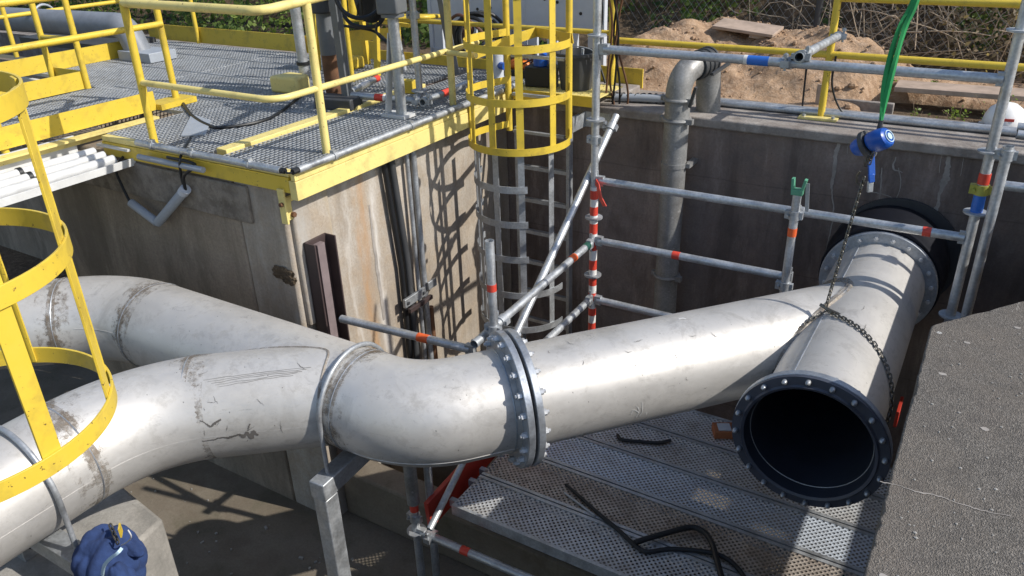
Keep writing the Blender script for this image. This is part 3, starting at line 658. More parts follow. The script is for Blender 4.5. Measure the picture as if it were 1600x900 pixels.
part('nozzle', MB().cyl((-1.97, 5.68, G+.05), (-1.97, 5.68, G+.2), .018, 12).cyl((-1.97, 5.68, G+.17), (-1.97, 5.68, G+.2), .026, 12), 'dgrey', cb)
for i, (y, z, l) in enumerate(((5.70, G+.025, 'front galvanised conduit lying along the wall coping'), (5.76, G+.025, 'rear galvanised conduit lying along the wall coping'))):
    single('conduit', MB().cyl((-1.80, y, z), (3.0, y, z), .0225-.004*i, 14), 'tube', l, 'conduit')

# ================================================================ YELLOW RAILINGS ON THE BACK WALL
def rail(name, label, loc, parts, group='yellow guard rails', cat='railing'):
    t = T(name, label, cat, loc, group)
    for nm, mb, mat in parts: part(nm, mb, mat, t)
    return t
RY = 5.69
r_ = [('post', MB().cyl((-1.02, RY, G+.008), (-1.02, RY, .2), .024, 16), 'yellow'), ('rail', MB().cyl((-2.60, RY, -1.02), (3.0, RY, -1.025), .0235, 16), 'yellow'),
      ('rail', MB().cyl((-1.02, RY, -.665), (3.0, RY, -.67), .0235, 16), 'yellow'), ('base_plate', MB().b2(-1.15, -.90, RY-.11, RY+.09, G+.001, G+.010), 'pale'),
      ('bolt', MB().cyl((-1.12, RY-.06, G+.01), (-1.12, RY-.06, G+.025), .012, 6), 'galv'), ('bolt', MB().cyl((-.93, RY-.06, G+.01), (-.93, RY-.06, G+.025), .012, 6), 'galv')]
rail('guard_rail', 'yellow railing along the coping of the back wall with square foot plate', (-1.02, RY, G), r_)
rail('gate_post', 'yellow post with short toe board at the end of the back wall railing', (-2.60, RY, G),
     [('post', MB().cyl((-2.60, RY, G), (-2.60, RY, .3), .027, 16), 'yellow'), ('rear_post', MB().cyl((-2.70, 5.93, G), (-2.70, 5.93, .3), .02, 14), 'yellow'),
      ('toe_board', MB().b2(-2.95, -2.44, 5.93, 5.945, G+.02, G+.17), 'yellow'), ('foot_plate', MB().b2(-2.95, -2.46, 5.60, 5.92, G+.002, G+.012), 'pale')])
cc = T('cable_bundle', 'brown and black cables hanging behind the tall scaffold post', 'cable', (-2.5, 5.5, -1.3))
for i in range(6):
    a = at(938+8*i, -30, Y=5.3); b_ = at(942+5*i+random.random()*6, 130+16*i, Y=5.3+.05*i)
    part('cable', MB().sweep(catmull([a, a.lerp(b_, .35)+V((.06*math.sin(i), 0, 0)), a.lerp(b_, .7)+V((-.05*math.cos(i*2), 0, 0)), b_], 6), .008, 7), 'rust' if i % 2 else 'black', cc)
for (x0, x1, l) in ((1262, 1254, 'thin black cable hanging down over the sandy mound'), (1306, 1330, 'curved black cable beside the yellow foot plate')):
    a = at(x0, 88, Y=5.66); e = at(x1, 182 if x1 > 1300 else 165, Y=5.74)
    single('cable', MB().sweep(catmull([a, a.lerp(e, .4)+V((-.06 if x1 > 1300 else 0, 0, -.03)), a.lerp(e, .8)+V((-.05 if x1 > 1300 else 0, 0, -.03)), e], 6), .007, 7), 'black', l, 'cable')

# ================================================================ CAGE LADDER AT THE BACK WALL
cl = T('cage_ladder', 'caged ladder at the back wall, yellow above and bare galvanised below', 'ladder', (-2.89, 4.9, FLOOR))
CX, CY, CR = -2.86, 4.73, .365
def hoop(mb, cx, cy, R_, z, t0, t1, back=None, hgt=.05, th=.006, n=40):
    P = []
    if back: P.append((cx+.235, back, z))
    P += [(cx+R_*math.cos(t0+(t1-t0)*i/n), cy+R_*math.sin(t0+(t1-t0)*i/n), z) for i in range(n+1)]
    if back: P.append((cx-.27, back, z))
    return mb.sweep(P, 0, rect=(th, hgt), ups=(0, 0, 1))
for i, z in enumerate((-1.565, -1.235, -.895, -.555, -.215)):
    part('hoop', hoop(MB(), CX, CY, CR, z, .25, -math.pi-.25, 5.05), 'yellow', cl)
for i, z in enumerate((-1.84, -2.10, -2.37, -2.66, -2.95)):
    part('hoop', hoop(MB(), CX, CY, CR*.93, z, 0 if i > 2 else -.9, -math.pi, None), 'galv', cl)
angs = (-.35, -1.02, -1.57, -2.13, -2.8)
for a in angs:
    p = lambda z, r: V((CX+math.cos(a)*r, CY+math.sin(a)*r, z)); n_ = V((math.cos(a), math.sin(a), 0))
    part('cage_bar', MB().bar(p(-1.585, CR-.008), p(.3, CR-.008), .05, .006, n_), 'yellow', cl)
    if a < -.9 or True: part('cage_bar', MB().bar(p(-2.98, CR*.93-.008), p(-1.60, CR*.93-.004), .045, .006, n_), 'galv', cl)
for s in (-1, 1):
    x = CX-.03+s*.225
    part('stile', MB().b2(x-.013, x+.013, 5.09, 5.15, -3.6, -1.60), 'galv', cl)
    part('stile', MB().cyl((x+s*.03, 5.05, -1.62), (x+s*.03, 5.05, .3), .024, 14), 'yellow', cl)
for i in range(7): part('rung', MB().b2(CX-.25, CX+.19, 5.10, 5.135, -1.915-.27*i-.015, -1.915-.27*i+.015), 'galv', cl)
for i in range(3): part('rung', MB().b2(CX-.25, CX+.19, 5.04, 5.07, -1.62+.28*i-.01, -1.62+.28*i+.01), 'galv', cl)
br = MB().b2(-2.64, -2.43, 5.325, 5.349, G-.16, G-.045).b2(-2.66, -2.64, 5.12, 5.349, G-.16, G-.045); part('wall_bracket', br, 'galv', cl)
part('entry_ring', MB().sweep([at(741, 85, Y=4.75), at(800, 62, Y=5.0), at(838, 50, Y=5.2), at(895, 60, Y=5.0)], .0, rect=(.006, .07), ups=(0, 0, 1)), 'yellow', cl)
part('grab_rail', MB().sweep([at(744, 87, Y=4.5), at(700, 82, X=-3.30)], .019, 12), 'pale', cl)
ck = T('step_plate', 'pale yellow tread plate between platform and ladder', 'step', (-2.9, 5.3, G))
part('plate', MB().prism([(-3.19, 5.2), (-2.47, 5.2), (-2.47, 5.62), (-3.19, 5.62)], PLAT-.01, PLAT), 'pale', ck)
part('lip', MB().b2(-3.19, -2.47, 5.186, 5.199, PLAT-.075, PLAT), 'yellow', ck)
b = MB()
for i in range(16):
    for j in range(9): b.box((-3.15+.043*i, 5.24+.043*j, PLAT+.0015), (.024, .006, .004), .8 if (i+j) % 2 else -.8)
part('tread_pattern', b, 'pale', ck)
# near cage, close to the camera on the left
nc = T('cage_ladder', 'yellow ladder cage close to the camera at the far left edge', 'ladder', (-2.13, .68, FLOOR))
NX, NY, NR = -2.133, .68, .36
for z in (-1.206, -.759, -.383): part('hoop', hoop(MB(), NX, NY, NR, z, -.9, math.pi*1.06, None, .052, .007, 60), 'yellow', nc, bevel=.001)
for a in (.10, .86, 1.28, 2.2, 2.9):
    n_ = V((math.cos(a), math.sin(a), 0)); p = lambda z: V((NX, NY, z))+n_*(NR-.008)
    part('cage_bar', MB().bar(p(-1.225), p(-.36), .05, .007, n_), 'yellow', nc, bevel=.001)
for s in (-1, 1): part('stile', MB().cyl((NX-.12+s*.2, NY-.75, FLOOR), (NX-.12+s*.2, NY-.75, .2), .024, 12), 'yellow', nc)
for i in range(12): part('rung', MB().cyl((NX-.32, NY-.75, -3.7+.28*i), (NX+.08, NY-.75, -3.7+.28*i), .014, 8), 'yellow', nc)
for z in (-.383, -.759, -1.206):
    part('hoop_arm', MB().bar((NX-.32, NY-.75, z), (NX-.35, NY-.05, z), .007, .05, (0, 0, 1)).bar((NX+.08, NY-.75, z), (NX+.22, NY-.28, z), .007, .05, (0, 0, 1)), 'yellow', nc)

# ================================================================ PLATFORM
pl = T('work_platform', 'yellow edged grating platform on the left block', 'platform', (-5, 4.3, G))
XE, YE = -3.2, 2.90; XL, YB = -8.4, 5.78; XC = -5.28
def grating(x0, x1, y0, y1, z, px=.036, py=.036, h=.028):
    m = MB(); n = int((x1-x0)/px)
    for i in range(n+1): m.b2(x0+i*px-.0015, x0+i*px+.0015, y0, y1, z-.006, z-.0006)
    n = int((y1-y0)/py)
    for i in range(n+1): m.b2(x0, x1, y0+i*py-.0018, y0+i*py+.0018, z-h, z)
    return m
for (x0, x1, y0, y1) in ((-3.86, -3.235, 2.96, 5.7), (-4.98, -3.98, 2.97, 5.7), (-6.1, -5.0, 3.6, 5.7), (-7.2, -6.12, 3.85, 5.7), (-8.35, -7.22, 4.0, 5.7)):
    part('grating_panel', grating(x0, x1, y0, y1, PLAT), 'grate', pl, smooth=0)
part('edge_beam', MB().b2(XE-.055, XE, YE, 5.34, PLAT-.155, PLAT-.045), 'pale', pl, bevel=.003)
part('edge_angle', MB().b2(XE-.035, XE-.004, YE+.002, 5.335, PLAT-.043, PLAT+.006), 'pale', pl, bevel=.002)
part('edge_beam', MB().b2(-4.95, XE-.06, YE+.003, YE+.05, PLAT-.12, PLAT-.03), 'yellow', pl, bevel=.003)
part('edge_angle', MB().b2(-4.95, XE-.06, YE+.01, YE+.055, PLAT-.028, PLAT+.004), 'pale', pl, bevel=.002)
part('corner_bracket', MB().b2(-3.348, -3.30, YE-.012, YE+.003, PLAT-.31, PLAT-.10).b2(-3.338, -3.322, YE-.01, YE+.13, PLAT-.30, PLAT-.16), 'pale', pl, bevel=.002)
part('bolt', MB().cyl((-3.335, YE+.05, PLAT-.27), (-3.30, YE+.05, PLAT-.27), .016, 6), 'rust', pl); part('bolt', MB().cyl((-3.32, YE-.008, PLAT-.19), (-3.32, YE-.03, PLAT-.19), .013, 6), 'rust', pl)
part('cross_member', MB().b2(-3.97, -3.88, 3.02, 5.0, PLAT-.04, PLAT+.018), 'pale', pl, bevel=.004)
part('cross_member', MB().b2(-8.3, XC, 3.90, 3.94, PLAT-.10, PLAT-.035), 'white', pl)
part('panel_joint', MB().b2(-8.3, -4.0, 4.62, 4.632, PLAT-.03, PLAT+.003).b2(-8.3, -4.0, 5.2, 5.212, PLAT-.03, PLAT+.003).b2(-6.3, -4.0, 3.93, 3.942, PLAT-.03, PLAT+.003), 'galv', pl)
part('cover_plate', MB().prism([tuple(at(*p_, Z=PLAT))[:2] for p_ in ((283, 214), (322, 212), (330, 190), (300, 180))], PLAT+.002, PLAT+.010), 'grey', pl)
part('toe_board', MB().b2(-8.3, -5.02, 5.74, 5.752, PLAT, PLAT+.16), 'yellow', pl); part('toe_board', MB().b2(-5.0, -3.2, 5.74, 5.752, PLAT, PLAT+.085), 'yellow', pl)
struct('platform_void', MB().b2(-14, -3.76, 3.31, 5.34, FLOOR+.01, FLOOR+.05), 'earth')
struct('tank_rim', MB().b2(-12, -3.2, 5.76, 6.4, G-.3, G-.01), 'coping')
for (p, q_, l) in (((-4.52, YE-.025, PLAT+.022), (-3.27, YE-.025, PLAT+.022), 'grey conduit clipped along the front edge of the platform'),
                   ((XE+.012, YE+.02, PLAT+.022), (XE+.012, 5.30, PLAT+.022), 'grey conduit clipped along the sunlit long edge of the platform')):
    t = T('conduit', l, 'conduit', p, 'conduits on the platform edge'); part('tube', MB().cyl(p, q_, .021, 16), 'grey' if 0 else 'tube', t)
    b = MB(); P, Q = V(p), V(q_)
    for k in (.12, .42, .8): part('clip', MB().ring(P.lerp(Q, k), Q-P, .0212, .027, .022, 16).box(P.lerp(Q, k)+V((0, 0, .026)), (.03, .03, .018)), 'galv', t)
    part('cable_end', MB().cyl(P if P.x > -4 else Q, (P if P.x > -4 else Q)+(V((-.0, -.04, 0)) if P.x > -4 else V((.03, 0, 0))), .017, 10), 'black', t)
single('cable', MB().sweep(catmull([(-3.24, YE-.025, PLAT+.02), (-3.21, YE-.035, PLAT+.018), (XE+.012, YE-.02, PLAT+.02)], 5), .006, 6), 'black', 'short black cable joining the two conduits at the platform corner', 'cable')
single('conduit', MB().cyl((-4.50, YE-.05, PLAT-.06), (-3.9, YE-.05, PLAT-.06), .018, 12), 'grey', 'short grey conduit below the one on the front edge', 'conduit')
# yellow tubular railings round the platform
def cpath(pts, r=.0235, rad=.09): return MB().sweep(fillet(pts, rad, 8), r, 14)
T0, T1 = -.965, -.505
rail('guard_rail', 'pale yellow tubular railing round the front corner of the platform', (-3.34, 3.3, PLAT),
     [('post', MB().cyl((-3.335, 3.30, PLAT-.03), (-3.335, 3.30, T1), .0245, 16), 'pale'), ('post', MB().cyl((-3.335, 4.60, PLAT-.03), (-3.335, 4.60, .2), .0245, 16), 'pale'),
      ('post', MB().cyl((-4.49, 2.97, PLAT-.06), (-4.47, 2.97, T1), .0245, 16), 'yellow'),
      ('top_rail', cpath([(-4.47, 2.97, T1), (-3.335, 2.97, T1), (-3.335, 3.60, T1+.03), (-3.335, 4.9, T1+.42)], .025), 'pale'),
      ('mid_rail', cpath([(-4.47, 2.97, T0), (-3.335, 2.97, T0), (-3.335, 4.95, T0)], .019, .12), 'pale')])
rail('guard_rail', 'yellow railing panel with toe board on the near side of the catwalk', (XC, 3.0, PLAT),
     [('post', MB().cyl((XC-.02, 3.77, PLAT), (XC-.02, 3.77, T1), .0245, 14), 'yellow'), ('post', MB().cyl((XC, 2.46, PLAT-.05), (XC, 2.46, T1), .0245, 14), 'yellow'),
      ('mid_rail', MB().cyl((XC, .5, -.77), (XC, 3.77, -.77), .0215, 14), 'yellow'), ('top_rail', cpath([(XC, .5, T1), (XC, 3.77, T1), (XC+.45, 3.4, T1), (-4.47, 2.97, T1)], .024), 'yellow'),
      ('toe_board', MB().b2(XC+.03, XC+.04, .5, 3.55, PLAT+.0, PLAT+.135), 'yellow'), ('toe_flange', MB().b2(XC+.042, XC+.12, .5, 3.50, PLAT-.045, PLAT-.03).b2(XC+.042, XC+.052, .5, 3.5, PLAT-.09, PLAT-.045), 'pale'),
      ('foot_box', MB().b2(XC-.08, XC+.10, 3.55, 3.86, PLAT+.0, PLAT+.04), 'yellow')])
rail('guard_rail', 'yellow railing and toe board on the far side of the catwalk', (-6.5, 3.0, PLAT),
     [('post', MB().cyl((-6.45, 3.79, PLAT), (-6.45, 3.79, .1), .0245, 14), 'yellow'), ('post', MB().cyl((-6.88, 3.76, PLAT), (-6.88, 3.76, .1), .0245, 14), 'yellow'),
      ('mid_rail', MB().cyl((-6.45, .8, -.93), (-6.45, 3.79, -.95), .0215, 14), 'yellow'), ('cross_rail', MB().cyl((-6.45, 3.79, -.95), (-6.88, 3.76, -.95), .02, 12), 'yellow'),
      ('toe_board', MB().b2(-6.47, -6.46, .8, 3.80, PLAT, PLAT+.14).b2(-6.9, -6.46, 3.78, 3.79, PLAT, PLAT+.14), 'yellow')])
rail('guard_rail', 'distant yellow railing with broad toe board at the outer left edge', (-8.9, 4, PLAT),
     [('toe_board', MB().b2(-7.52, -7.50, 1.5, 4.9, PLAT, PLAT+.15), 'yellow'), ('mid_rail', MB().cyl((-8.6, 1.5, -.95), (-8.6, 5.74, -.95), .0215, 12), 'yellow'),
      ('post', MB().cyl((-8.6, 4.4, PLAT), (-8.6, 4.4, -.1), .023, 12), 'yellow')])
rail('guard_rail', 'yellow railing along the far edge of the platform before the hedge', (-6, 5.72, PLAT),
     [('post', MB().cyl((x, 5.72, PLAT), (x, 5.72, -.1), .023, 12), 'yellow') for x in (-7.45, -5.9, -4.7)] +
     [('top_rail', MB().cyl((-8.6, 5.72, -.60), (-3.9, 5.72, -.60), .023, 12), 'yellow'), ('mid_rail', MB().cyl((-5.0, 5.72, -.97), (-2.62, 5.72, -.975), .02, 12), 'yellow')])
rail('guard_rail', 'small looped yellow gate hoop left of the grey barrier', (-4.3, 5.2, PLAT),
     [('hoop', cpath([(-4.55, 4.9, -.86), (-4.0, 5.25, -.86), (-4.1, 5.6, -.90), (-4.7, 5.4, -.90)], .017, .08), 'yellow'), ('post', MB().cyl((-4.55, 4.9, PLAT), (-4.55, 4.9, -.4), .02, 12), 'yellow')])
# catwalk
cw = T('catwalk', 'grating catwalk with white side beam coming in from the left', 'walkway', (-5.9, 2, PLAT))
part('grating_panel', grating(-6.42, XC-.03, .6, 2.9, PLAT), 'grate', cw, smooth=0); part('grating_panel', grating(-6.42, XC-.03, 2.92, 3.88, PLAT), 'grate', cw, smooth=0)
part('side_beam', MB().b2(XC+.01, XC+.03, .3, 2.90, PLAT-.14, PLAT-.03).b2(-4.66, XC+.01, .3, 2.915, PLAT-.152, PLAT-.14).b2(-4.66, -4.645, .3, 2.915, PLAT-.152, PLAT-.105), 'white', cw, bevel=.002)
part('side_beam', MB().b2(-6.47, -6.43, .3, 3.8, PLAT-.2, PLAT-.02), 'white', cw)
part('gusset', MB().prism([(-4.98, 2.88), (-4.66, 2.88), (-4.60, 3.25), (-4.90, 3.30)], PLAT-.06, PLAT-.045), 'white', cw)
for i, x in enumerate((-4.76, -4.855, -4.955)):
    t = T('cable_pipe', ('outermost', 'middle', 'innermost')[i] + ' of the three white pipes lying along the catwalk beam', 'pipe', (x, 1.6, PLAT-.14), 'white pipes beside the catwalk')
    part('pipe', MB().cyl((x, .3, PLAT-.11+.012*i), (x, 2.84, PLAT-.11+.012*i), .030, 18), 'white', t)
    part('strap', MB().ring((x, 2.35, PLAT-.11+.012*i), (0, 1, 0), .0302, .036, .025, 18), 'black', t)
b = T('cable', 'black cables drooping from the catwalk end to the V shaped conduit', 'cable', (-4.3, 2.85, -1.5))
part('cable', MB().sweep(catmull([(-4.72, 2.88, -1.44), (-4.80, 2.86, -1.53), (-4.76, 2.85, -1.64), (-4.70, 2.84, -1.74)], 6), .009, 8), 'black', b)
part('cable', MB().sweep(catmull([(-4.11, 2.85, -1.56), (-4.08, 2.84, -1.46), (-3.98, 2.86, -1.38), (-4.2, 2.84, -1.36)], 6), .010, 8), 'black', b)
part('cable', MB().sweep(catmull([(-4.13, 2.86, -1.56), (-4.12, 2.85, -1.46), (-4.1, 2.86, -1.35), (-4.3, 3.1, -1.32)], 6), .008, 8), 'black', b)
vc = T('cable_conduit', 'V shaped grey plastic conduit hanging on the shaded concrete wall', 'conduit', (-4.4, 2.85, -1.8))
part('conduit', MB().sweep([(-4.71, 2.85, -1.74), (-4.48, 2.85, -1.835)], .028, 16), 'grey', vc); part('conduit', MB().sweep([(-4.47, 2.85, -1.835), (-4.11, 2.85, -1.555)], .030, 16), 'grey', vc)
part('collar', MB().cyl((-4.14, 2.85, -1.578), (-4.105, 2.85, -1.55), .034, 16), 'lgrey', vc)
single('cable', MB().sweep(catmull([at(285, 160, Z=PLAT+.01), at(300, 180, Z=PLAT+.01), at(325, 195, Z=PLAT+.01), at(350, 199, Z=PLAT+.01), at(420, 185, Z=PLAT+.01), at(470, 150, Z=PLAT+.01)], 6), .011, 7), 'black', 'black cable trailing over the grating', 'cable')
gp = T('duct_pipe', 'thick grey pipe with elbow crossing behind the catwalk', 'pipe', (-8.5, 5, G))
part('pipe', MB().sweep(fillet([(-12.5, 4.45, -1.04), (-7.36, 4.86, -1.04), (-7.20, 4.88, -1.45)], .17, 10), .12, 28), 'duct', gp)
part('base_box', MB().b2(-7.38, -6.90, 4.72, 5.02, PLAT+.001, PLAT+.09), 'grey', gp, bevel=.005); part('flange_ring', MB().torus((-8.7, 4.86, -1.02), (1, .08, 0), .127, .012, 28, 8), 'grey', gp)
single('grey_box', MB().b2(-9.6, -8.0, 5.0, 5.6, PLAT-.02, PLAT+.05), 'dgrey', 'low dark cover behind the thick grey pipe', 'cover')

# ================================================================ EQUIPMENT ON THE PLATFORM
def on(px, py): return at(px, py, Z=PLAT)
def vert(mb, px, py, top, r, n=14):  # upright from the grating up to photo height 'top'
    b_ = on(px, py); zt = at(px, top, Y=b_.y).z; return mb.cyl(b_, (b_.x, b_.y, zt), r, n), b_, zt
es = T('valve_stand', 'silver upright with triangular foot carrying a grey actuator', 'valve stand', on(625, 183))
m, p, zt = vert(MB(), 628, 183, 27, .036, 20); part('column', m, 'galv', es)
part('brace', MB().bar(p+V((-.10, -.02, .01)), (p.x-.03, p.y, zt-.1), .008, .06, (0, 1, 0)).bar(p+V((-.13, 0, .012)), p+V((.07, 0, .012)), .12, .02, (0, 0, 1)), 'white', es)
part('flange', MB().cyl((p.x, p.y, zt), (p.x, p.y, zt+.02), .075, 20), 'mgrey', es)
part('actuator', MB().box((p.x, p.y, zt+.10), (.15, .15, .16), .2).box((p.x-.02, p.y, zt+.27), (.19, .17, .18), .2), 'mgrey', es, bevel=.012)
part('hand_wheel', MB().torus((p.x-.26, p.y, zt+.14), (.5, -.8, .2), .16, .014, 32, 8).bar((p.x-.26, p.y, zt+.14), (p.x-.12, p.y, zt+.14), .02, .02), 'black', es)
part('spoke', MB().bar((p.x-.40, p.y, zt+.16), (p.x-.14, p.y, zt+.12), .018, .012).bar((p.x-.26, p.y, zt+.0), (p.x-.26, p.y, zt+.28), .018, .012), 'black', es)
vs = T('valve_stand', 'rusty brown upright with dark actuator behind the corner railing post', 'valve stand', on(525, 148))
m, p, zt = vert(MB(), 522, 148, 75, .058, 24); part('column', m, 'rust', vs)
m, _, z2 = vert(MB(), 522, 148, 20, .054, 24); part('cover_tube', MB().cyl((p.x, p.y, zt-.05), (p.x, p.y, z2), .060, 24), 'mgrey', vs)
part('actuator', MB().cyl((p.x, p.y, z2), (p.x, p.y, z2+.10), .10, 24).box((p.x-.02, p.y, z2+.2), (.26, .2, .2), .3), 'dgrey', vs, bevel=.01)
part('square_post', MB().bar(on(545, 166), (on(545, 166).x-.02, on(545, 166).y, -.2), .055, .055, (1, 0, 0)), 'mgrey', vs)
part('base_foot', MB().box(on(530, 168)+V((0, 0, .04)), (.30, .17, .08), .2), 'dgrey', vs, bevel=.01); part('foot_plate', MB().box(on(548, 163)+V((0, 0, .01)), (.22, .2, .02), .2), 'mgrey', vs)
gs2 = T('valve_stand', 'slim dull grey upright with dark clip ring, leftmost on the platform', 'valve stand', on(478, 135))
m, p, zt = vert(MB(), 479, 137, -40, .040, 20); part('column', m, 'galv', gs2)
part('ring', MB().cyl((p.x, p.y, p.z+.18), (p.x, p.y, p.z+.205), .052, 20), 'black', gs2); part('clamp', MB().box((p.x-.05, p.y, p.z+.70), (.16, .07, .05), .3), 'dgrey', gs2)
part('arm', MB().bar((p.x-.02, p.y, p.z+.70), (p.x-.34, p.y-.1, p.z+1.0), .05, .05), 'mgrey', gs2)
yf = T('bracket_frame', 'yellow frame of bent tubes and plates behind the valve stands', 'frame', on(545, 112))
b = MB()
for (x0, y0, x1, y1) in ((590, 118, 586, -10), (575, 100, 560, -10), (497, 110, 490, -10), (545, 112, 535, -10)):
    a = on(x0, y0); b.bar(a, at(x1, y1, Y=a.y), .04, .04, (1, 0, 0))
part('upright', b, 'yellow', yf); a = on(550, 105)
part('cross_bar', MB().bar(at(495, 60, Y=a.y), at(610, 52, Y=a.y), .012, .09, (0, 0, 1)).bar(at(500, 20, Y=a.y), at(640, 40, Y=a.y), .03, .03), 'yellow', yf)
part('bend', cpath([at(548, -20, Y=a.y-.1), at(552, 28, Y=a.y-.1), at(530, 42, Y=a.y-.1), at(505, 40, Y=a.y-.1)], .034, .1), 'yellow', yf)
part('foot', MB().prism([(a.x-.12, a.y-.1), (a.x+.10, a.y-.12), (a.x+.12, a.y+.05), (a.x-.12, a.y+.05)], PLAT, PLAT+.10), 'yellow', yf, bevel=.02)
bx = on(458, 143); part('gusset', MB().prism([(bx.x-.14, bx.y-.1), (bx.x+.14, bx.y-.08), (bx.x+.12, bx.y+.08), (bx.x-.10, bx.y+.1)], PLAT, PLAT+.13), 'pale', yf, bevel=.02)
yb = on(640, 145); single('marker_block', MB().box(yb+V((0, 0, .05)), (.11, .07, .10), .1), 'yellow', 'small bright yellow block behind the silver valve stand', 'block', bevel=.006)
hc_ = T('cable_coil', 'looped black cable hanging between the two actuators', 'cable', on(570, 120)+V((0, 0, .4)))
a = on(590, 160); cp = [at(x, y, Y=a.y) for x, y in ((533, -20), (531, 10), (545, 34), (565, 42), (588, 40), (600, 25), (604, 0), (606, -20))]
part('cable', MB().sweep(catmull(cp, 7), .014, 9), 'black', hc_); part('cable', MB().sweep(catmull([at(x, y, Y=a.y+.05) for x, y in ((525, 38), (548, 42), (575, 46), (590, 52), (602, 62))], 6), .010, 8), 'black', hc_)
part('cable', MB().sweep(catmull([at(x, y, Y=a.y-.05) for x, y in ((590, 35), (588, 48), (594, 58), (604, 66))], 6), .009, 8), 'black', hc_)
part('reel', MB().cyl(at(575, -2, Y=a.y+.1), at(580, 14, Y=a.y-.02), .10, 20), 'black', hc_)
a = on(657, 160)
tube(a, (a.x+.0, a.y, .1), 'scaffold post standing on the platform grating', name='scaffold_post', clamps=(.42,), rosettes=(.06,))
tube(at(545, 148, Z=PLAT+.08), at(655, 158, Z=PLAT+.05), 'scaffold tube with red band lying low between the stands', bands=((.38, .5, 'red'), (.5, .53, 'tapew')), clamps=(.97,))
tube(at(548, 143, Z=PLAT+.10), at(590, 122, Z=PLAT+.10), 'short scaffold tube with white and red bands behind the rusty upright', bands=((.3, .6, 'tapew'), (.85, 1., 'red')))
tube(at(660, 160, Z=PLAT+.06), at(738, 127, Z=PLAT+.06), 'scaffold tube with red band pointing to the ladder cage', bands=((.36, .5, 'red'),), clamps=(.04,))
a = on(632, 110); tube(a, (a.x-.12, a.y, -.55), 'leaning scaffold tube beside the yellow hoop')
a = on(712, 118); single('leaning_post', MB().bar(a, at(688, -10, Y=a.y), .05, .05, (1, 0, 0)), 'mgrey', 'grey post leaning to the left in front of the barrier', 'post')
# tools near the ladder
mr = T('hose_reel', 'dark machine with coiled hoses behind the ladder cage', 'machine', on(735, 95))
c_ = on(728, 100)+V((0, .1, .22))
b = MB()
for i in range(4): b.torus(c_+V((.03*i, .02*i, .02*math.sin(i*2))), (.3+.2*i, -.9, .1*i), .16+.015*i, .016, 28, 8)
part('coil', b, 'black', mr); part('drum', MB().cyl(c_+V((-.16, -.02, .02)), c_+V((-.16, .16, .05)), .09, 22), 'machine', mr)
part('motor', MB().sphere(c_+V((.18, .05, -.10)), .09, 14, 10, (1.3, .8, .8)), 'mgrey', mr); part('cable', MB().sweep(catmull([c_+V((-.2, -.1, .1)), c_+V((0, -.15, .2)), c_+V((.2, -.1, .05)), c_+V((.35, -.1, -.12))], 6), .014, 8), 'machine', mr)
tb = T('tool_box', 'black tool case with blue valve lid beside the ladder', 'tool box', on(850, 135))
c_ = on(846, 134); part('case', MB().box(c_+V((0, 0, .08)), (.22, .16, .15), .2), 'black', tb, bevel=.008); part('lid', MB().cyl(c_+V((0, 0, .157)), c_+V((0, 0, .21)), .06, 18).cyl(c_+V((0, 0, .2)), c_+V((.03, 0, .25)), .025, 12), 'bluep', tb)
part('handle', MB().bar(c_+V((.05, 0, .16)), c_+V((.16, 0, .16)), .02, .02).bar(c_+V((.14, 0, .16)), c_+V((.14, 0, .0)), .012, .012), 'mgrey', tb)
c_ = on(812, 118); ot = T('power_tool', 'orange hand tool with tangled leads', 'tool', c_)
part('body', MB().sphere(c_+V((0, 0, .09)), .08, 12, 8, (1.3, .8, .6)), 'signal', ot); part('base', MB().box(c_+V((.05, 0, .03)), (.3, .18, .06), .1), 'black', ot, bevel=.01)
b = MB()
for i in range(5): b.sweep(catmull([c_+V((random.uniform(-.25, .2), random.uniform(-.08, .1), random.uniform(.03, .25))) for _ in range(5)], 6), .008, 6)
part('lead', b, 'machine', ot)
c_ = on(778, 125); wt = T('pump', 'small grey pump standing beyond the cage bars', 'pump', c_)
part('body', MB().cyl(c_, c_+V((0, 0, .2)), .05, 16).sphere(c_+V((0, 0, .2)), .05, 12, 8), 'lgrey', wt); part('elbow', MB().cyl(c_+V((0, 0, .12)), c_+V((.1, -.04, .12)), .03, 12), 'bluep', wt); part('base', MB().box(c_+V((.03, 0, .012)), (.18, .14, .024)), 'galv', wt)
bk = on(896, 140)+V((0, .05, 0)); bu = T('bucket', 'black builder bucket standing right of the cage', 'bucket', bk)
part('bucket', MB().lathe(bk, (0, 0, 1), [(.001, .0), (.118, .0), (.150, .25), (.162, .25), (.162, .272), (.150, .274), (.144, .25), (.112, .012), (.001, .012)], 32), 'dgrey', bu)
part('handle', MB().sweep([bk+V((.148*math.cos(t), .02-.0*t, .255+.05*math.sin(t))) for t in np.linspace(0, math.pi, 13)], .004, 6), 'galv', bu); part('trowel', MB().bar(bk+V((.04, 0, .15)), bk+V((.06, -.02, .30)), .02, .008), 'lgrey', bu)
single('concrete_ledge', MB().b2(-3.18, -2.45, 5.63, 5.92, G-.1, G+.05), 'coping', 'pale ledge of concrete under the black bucket', 'ledge', bevel=.01)
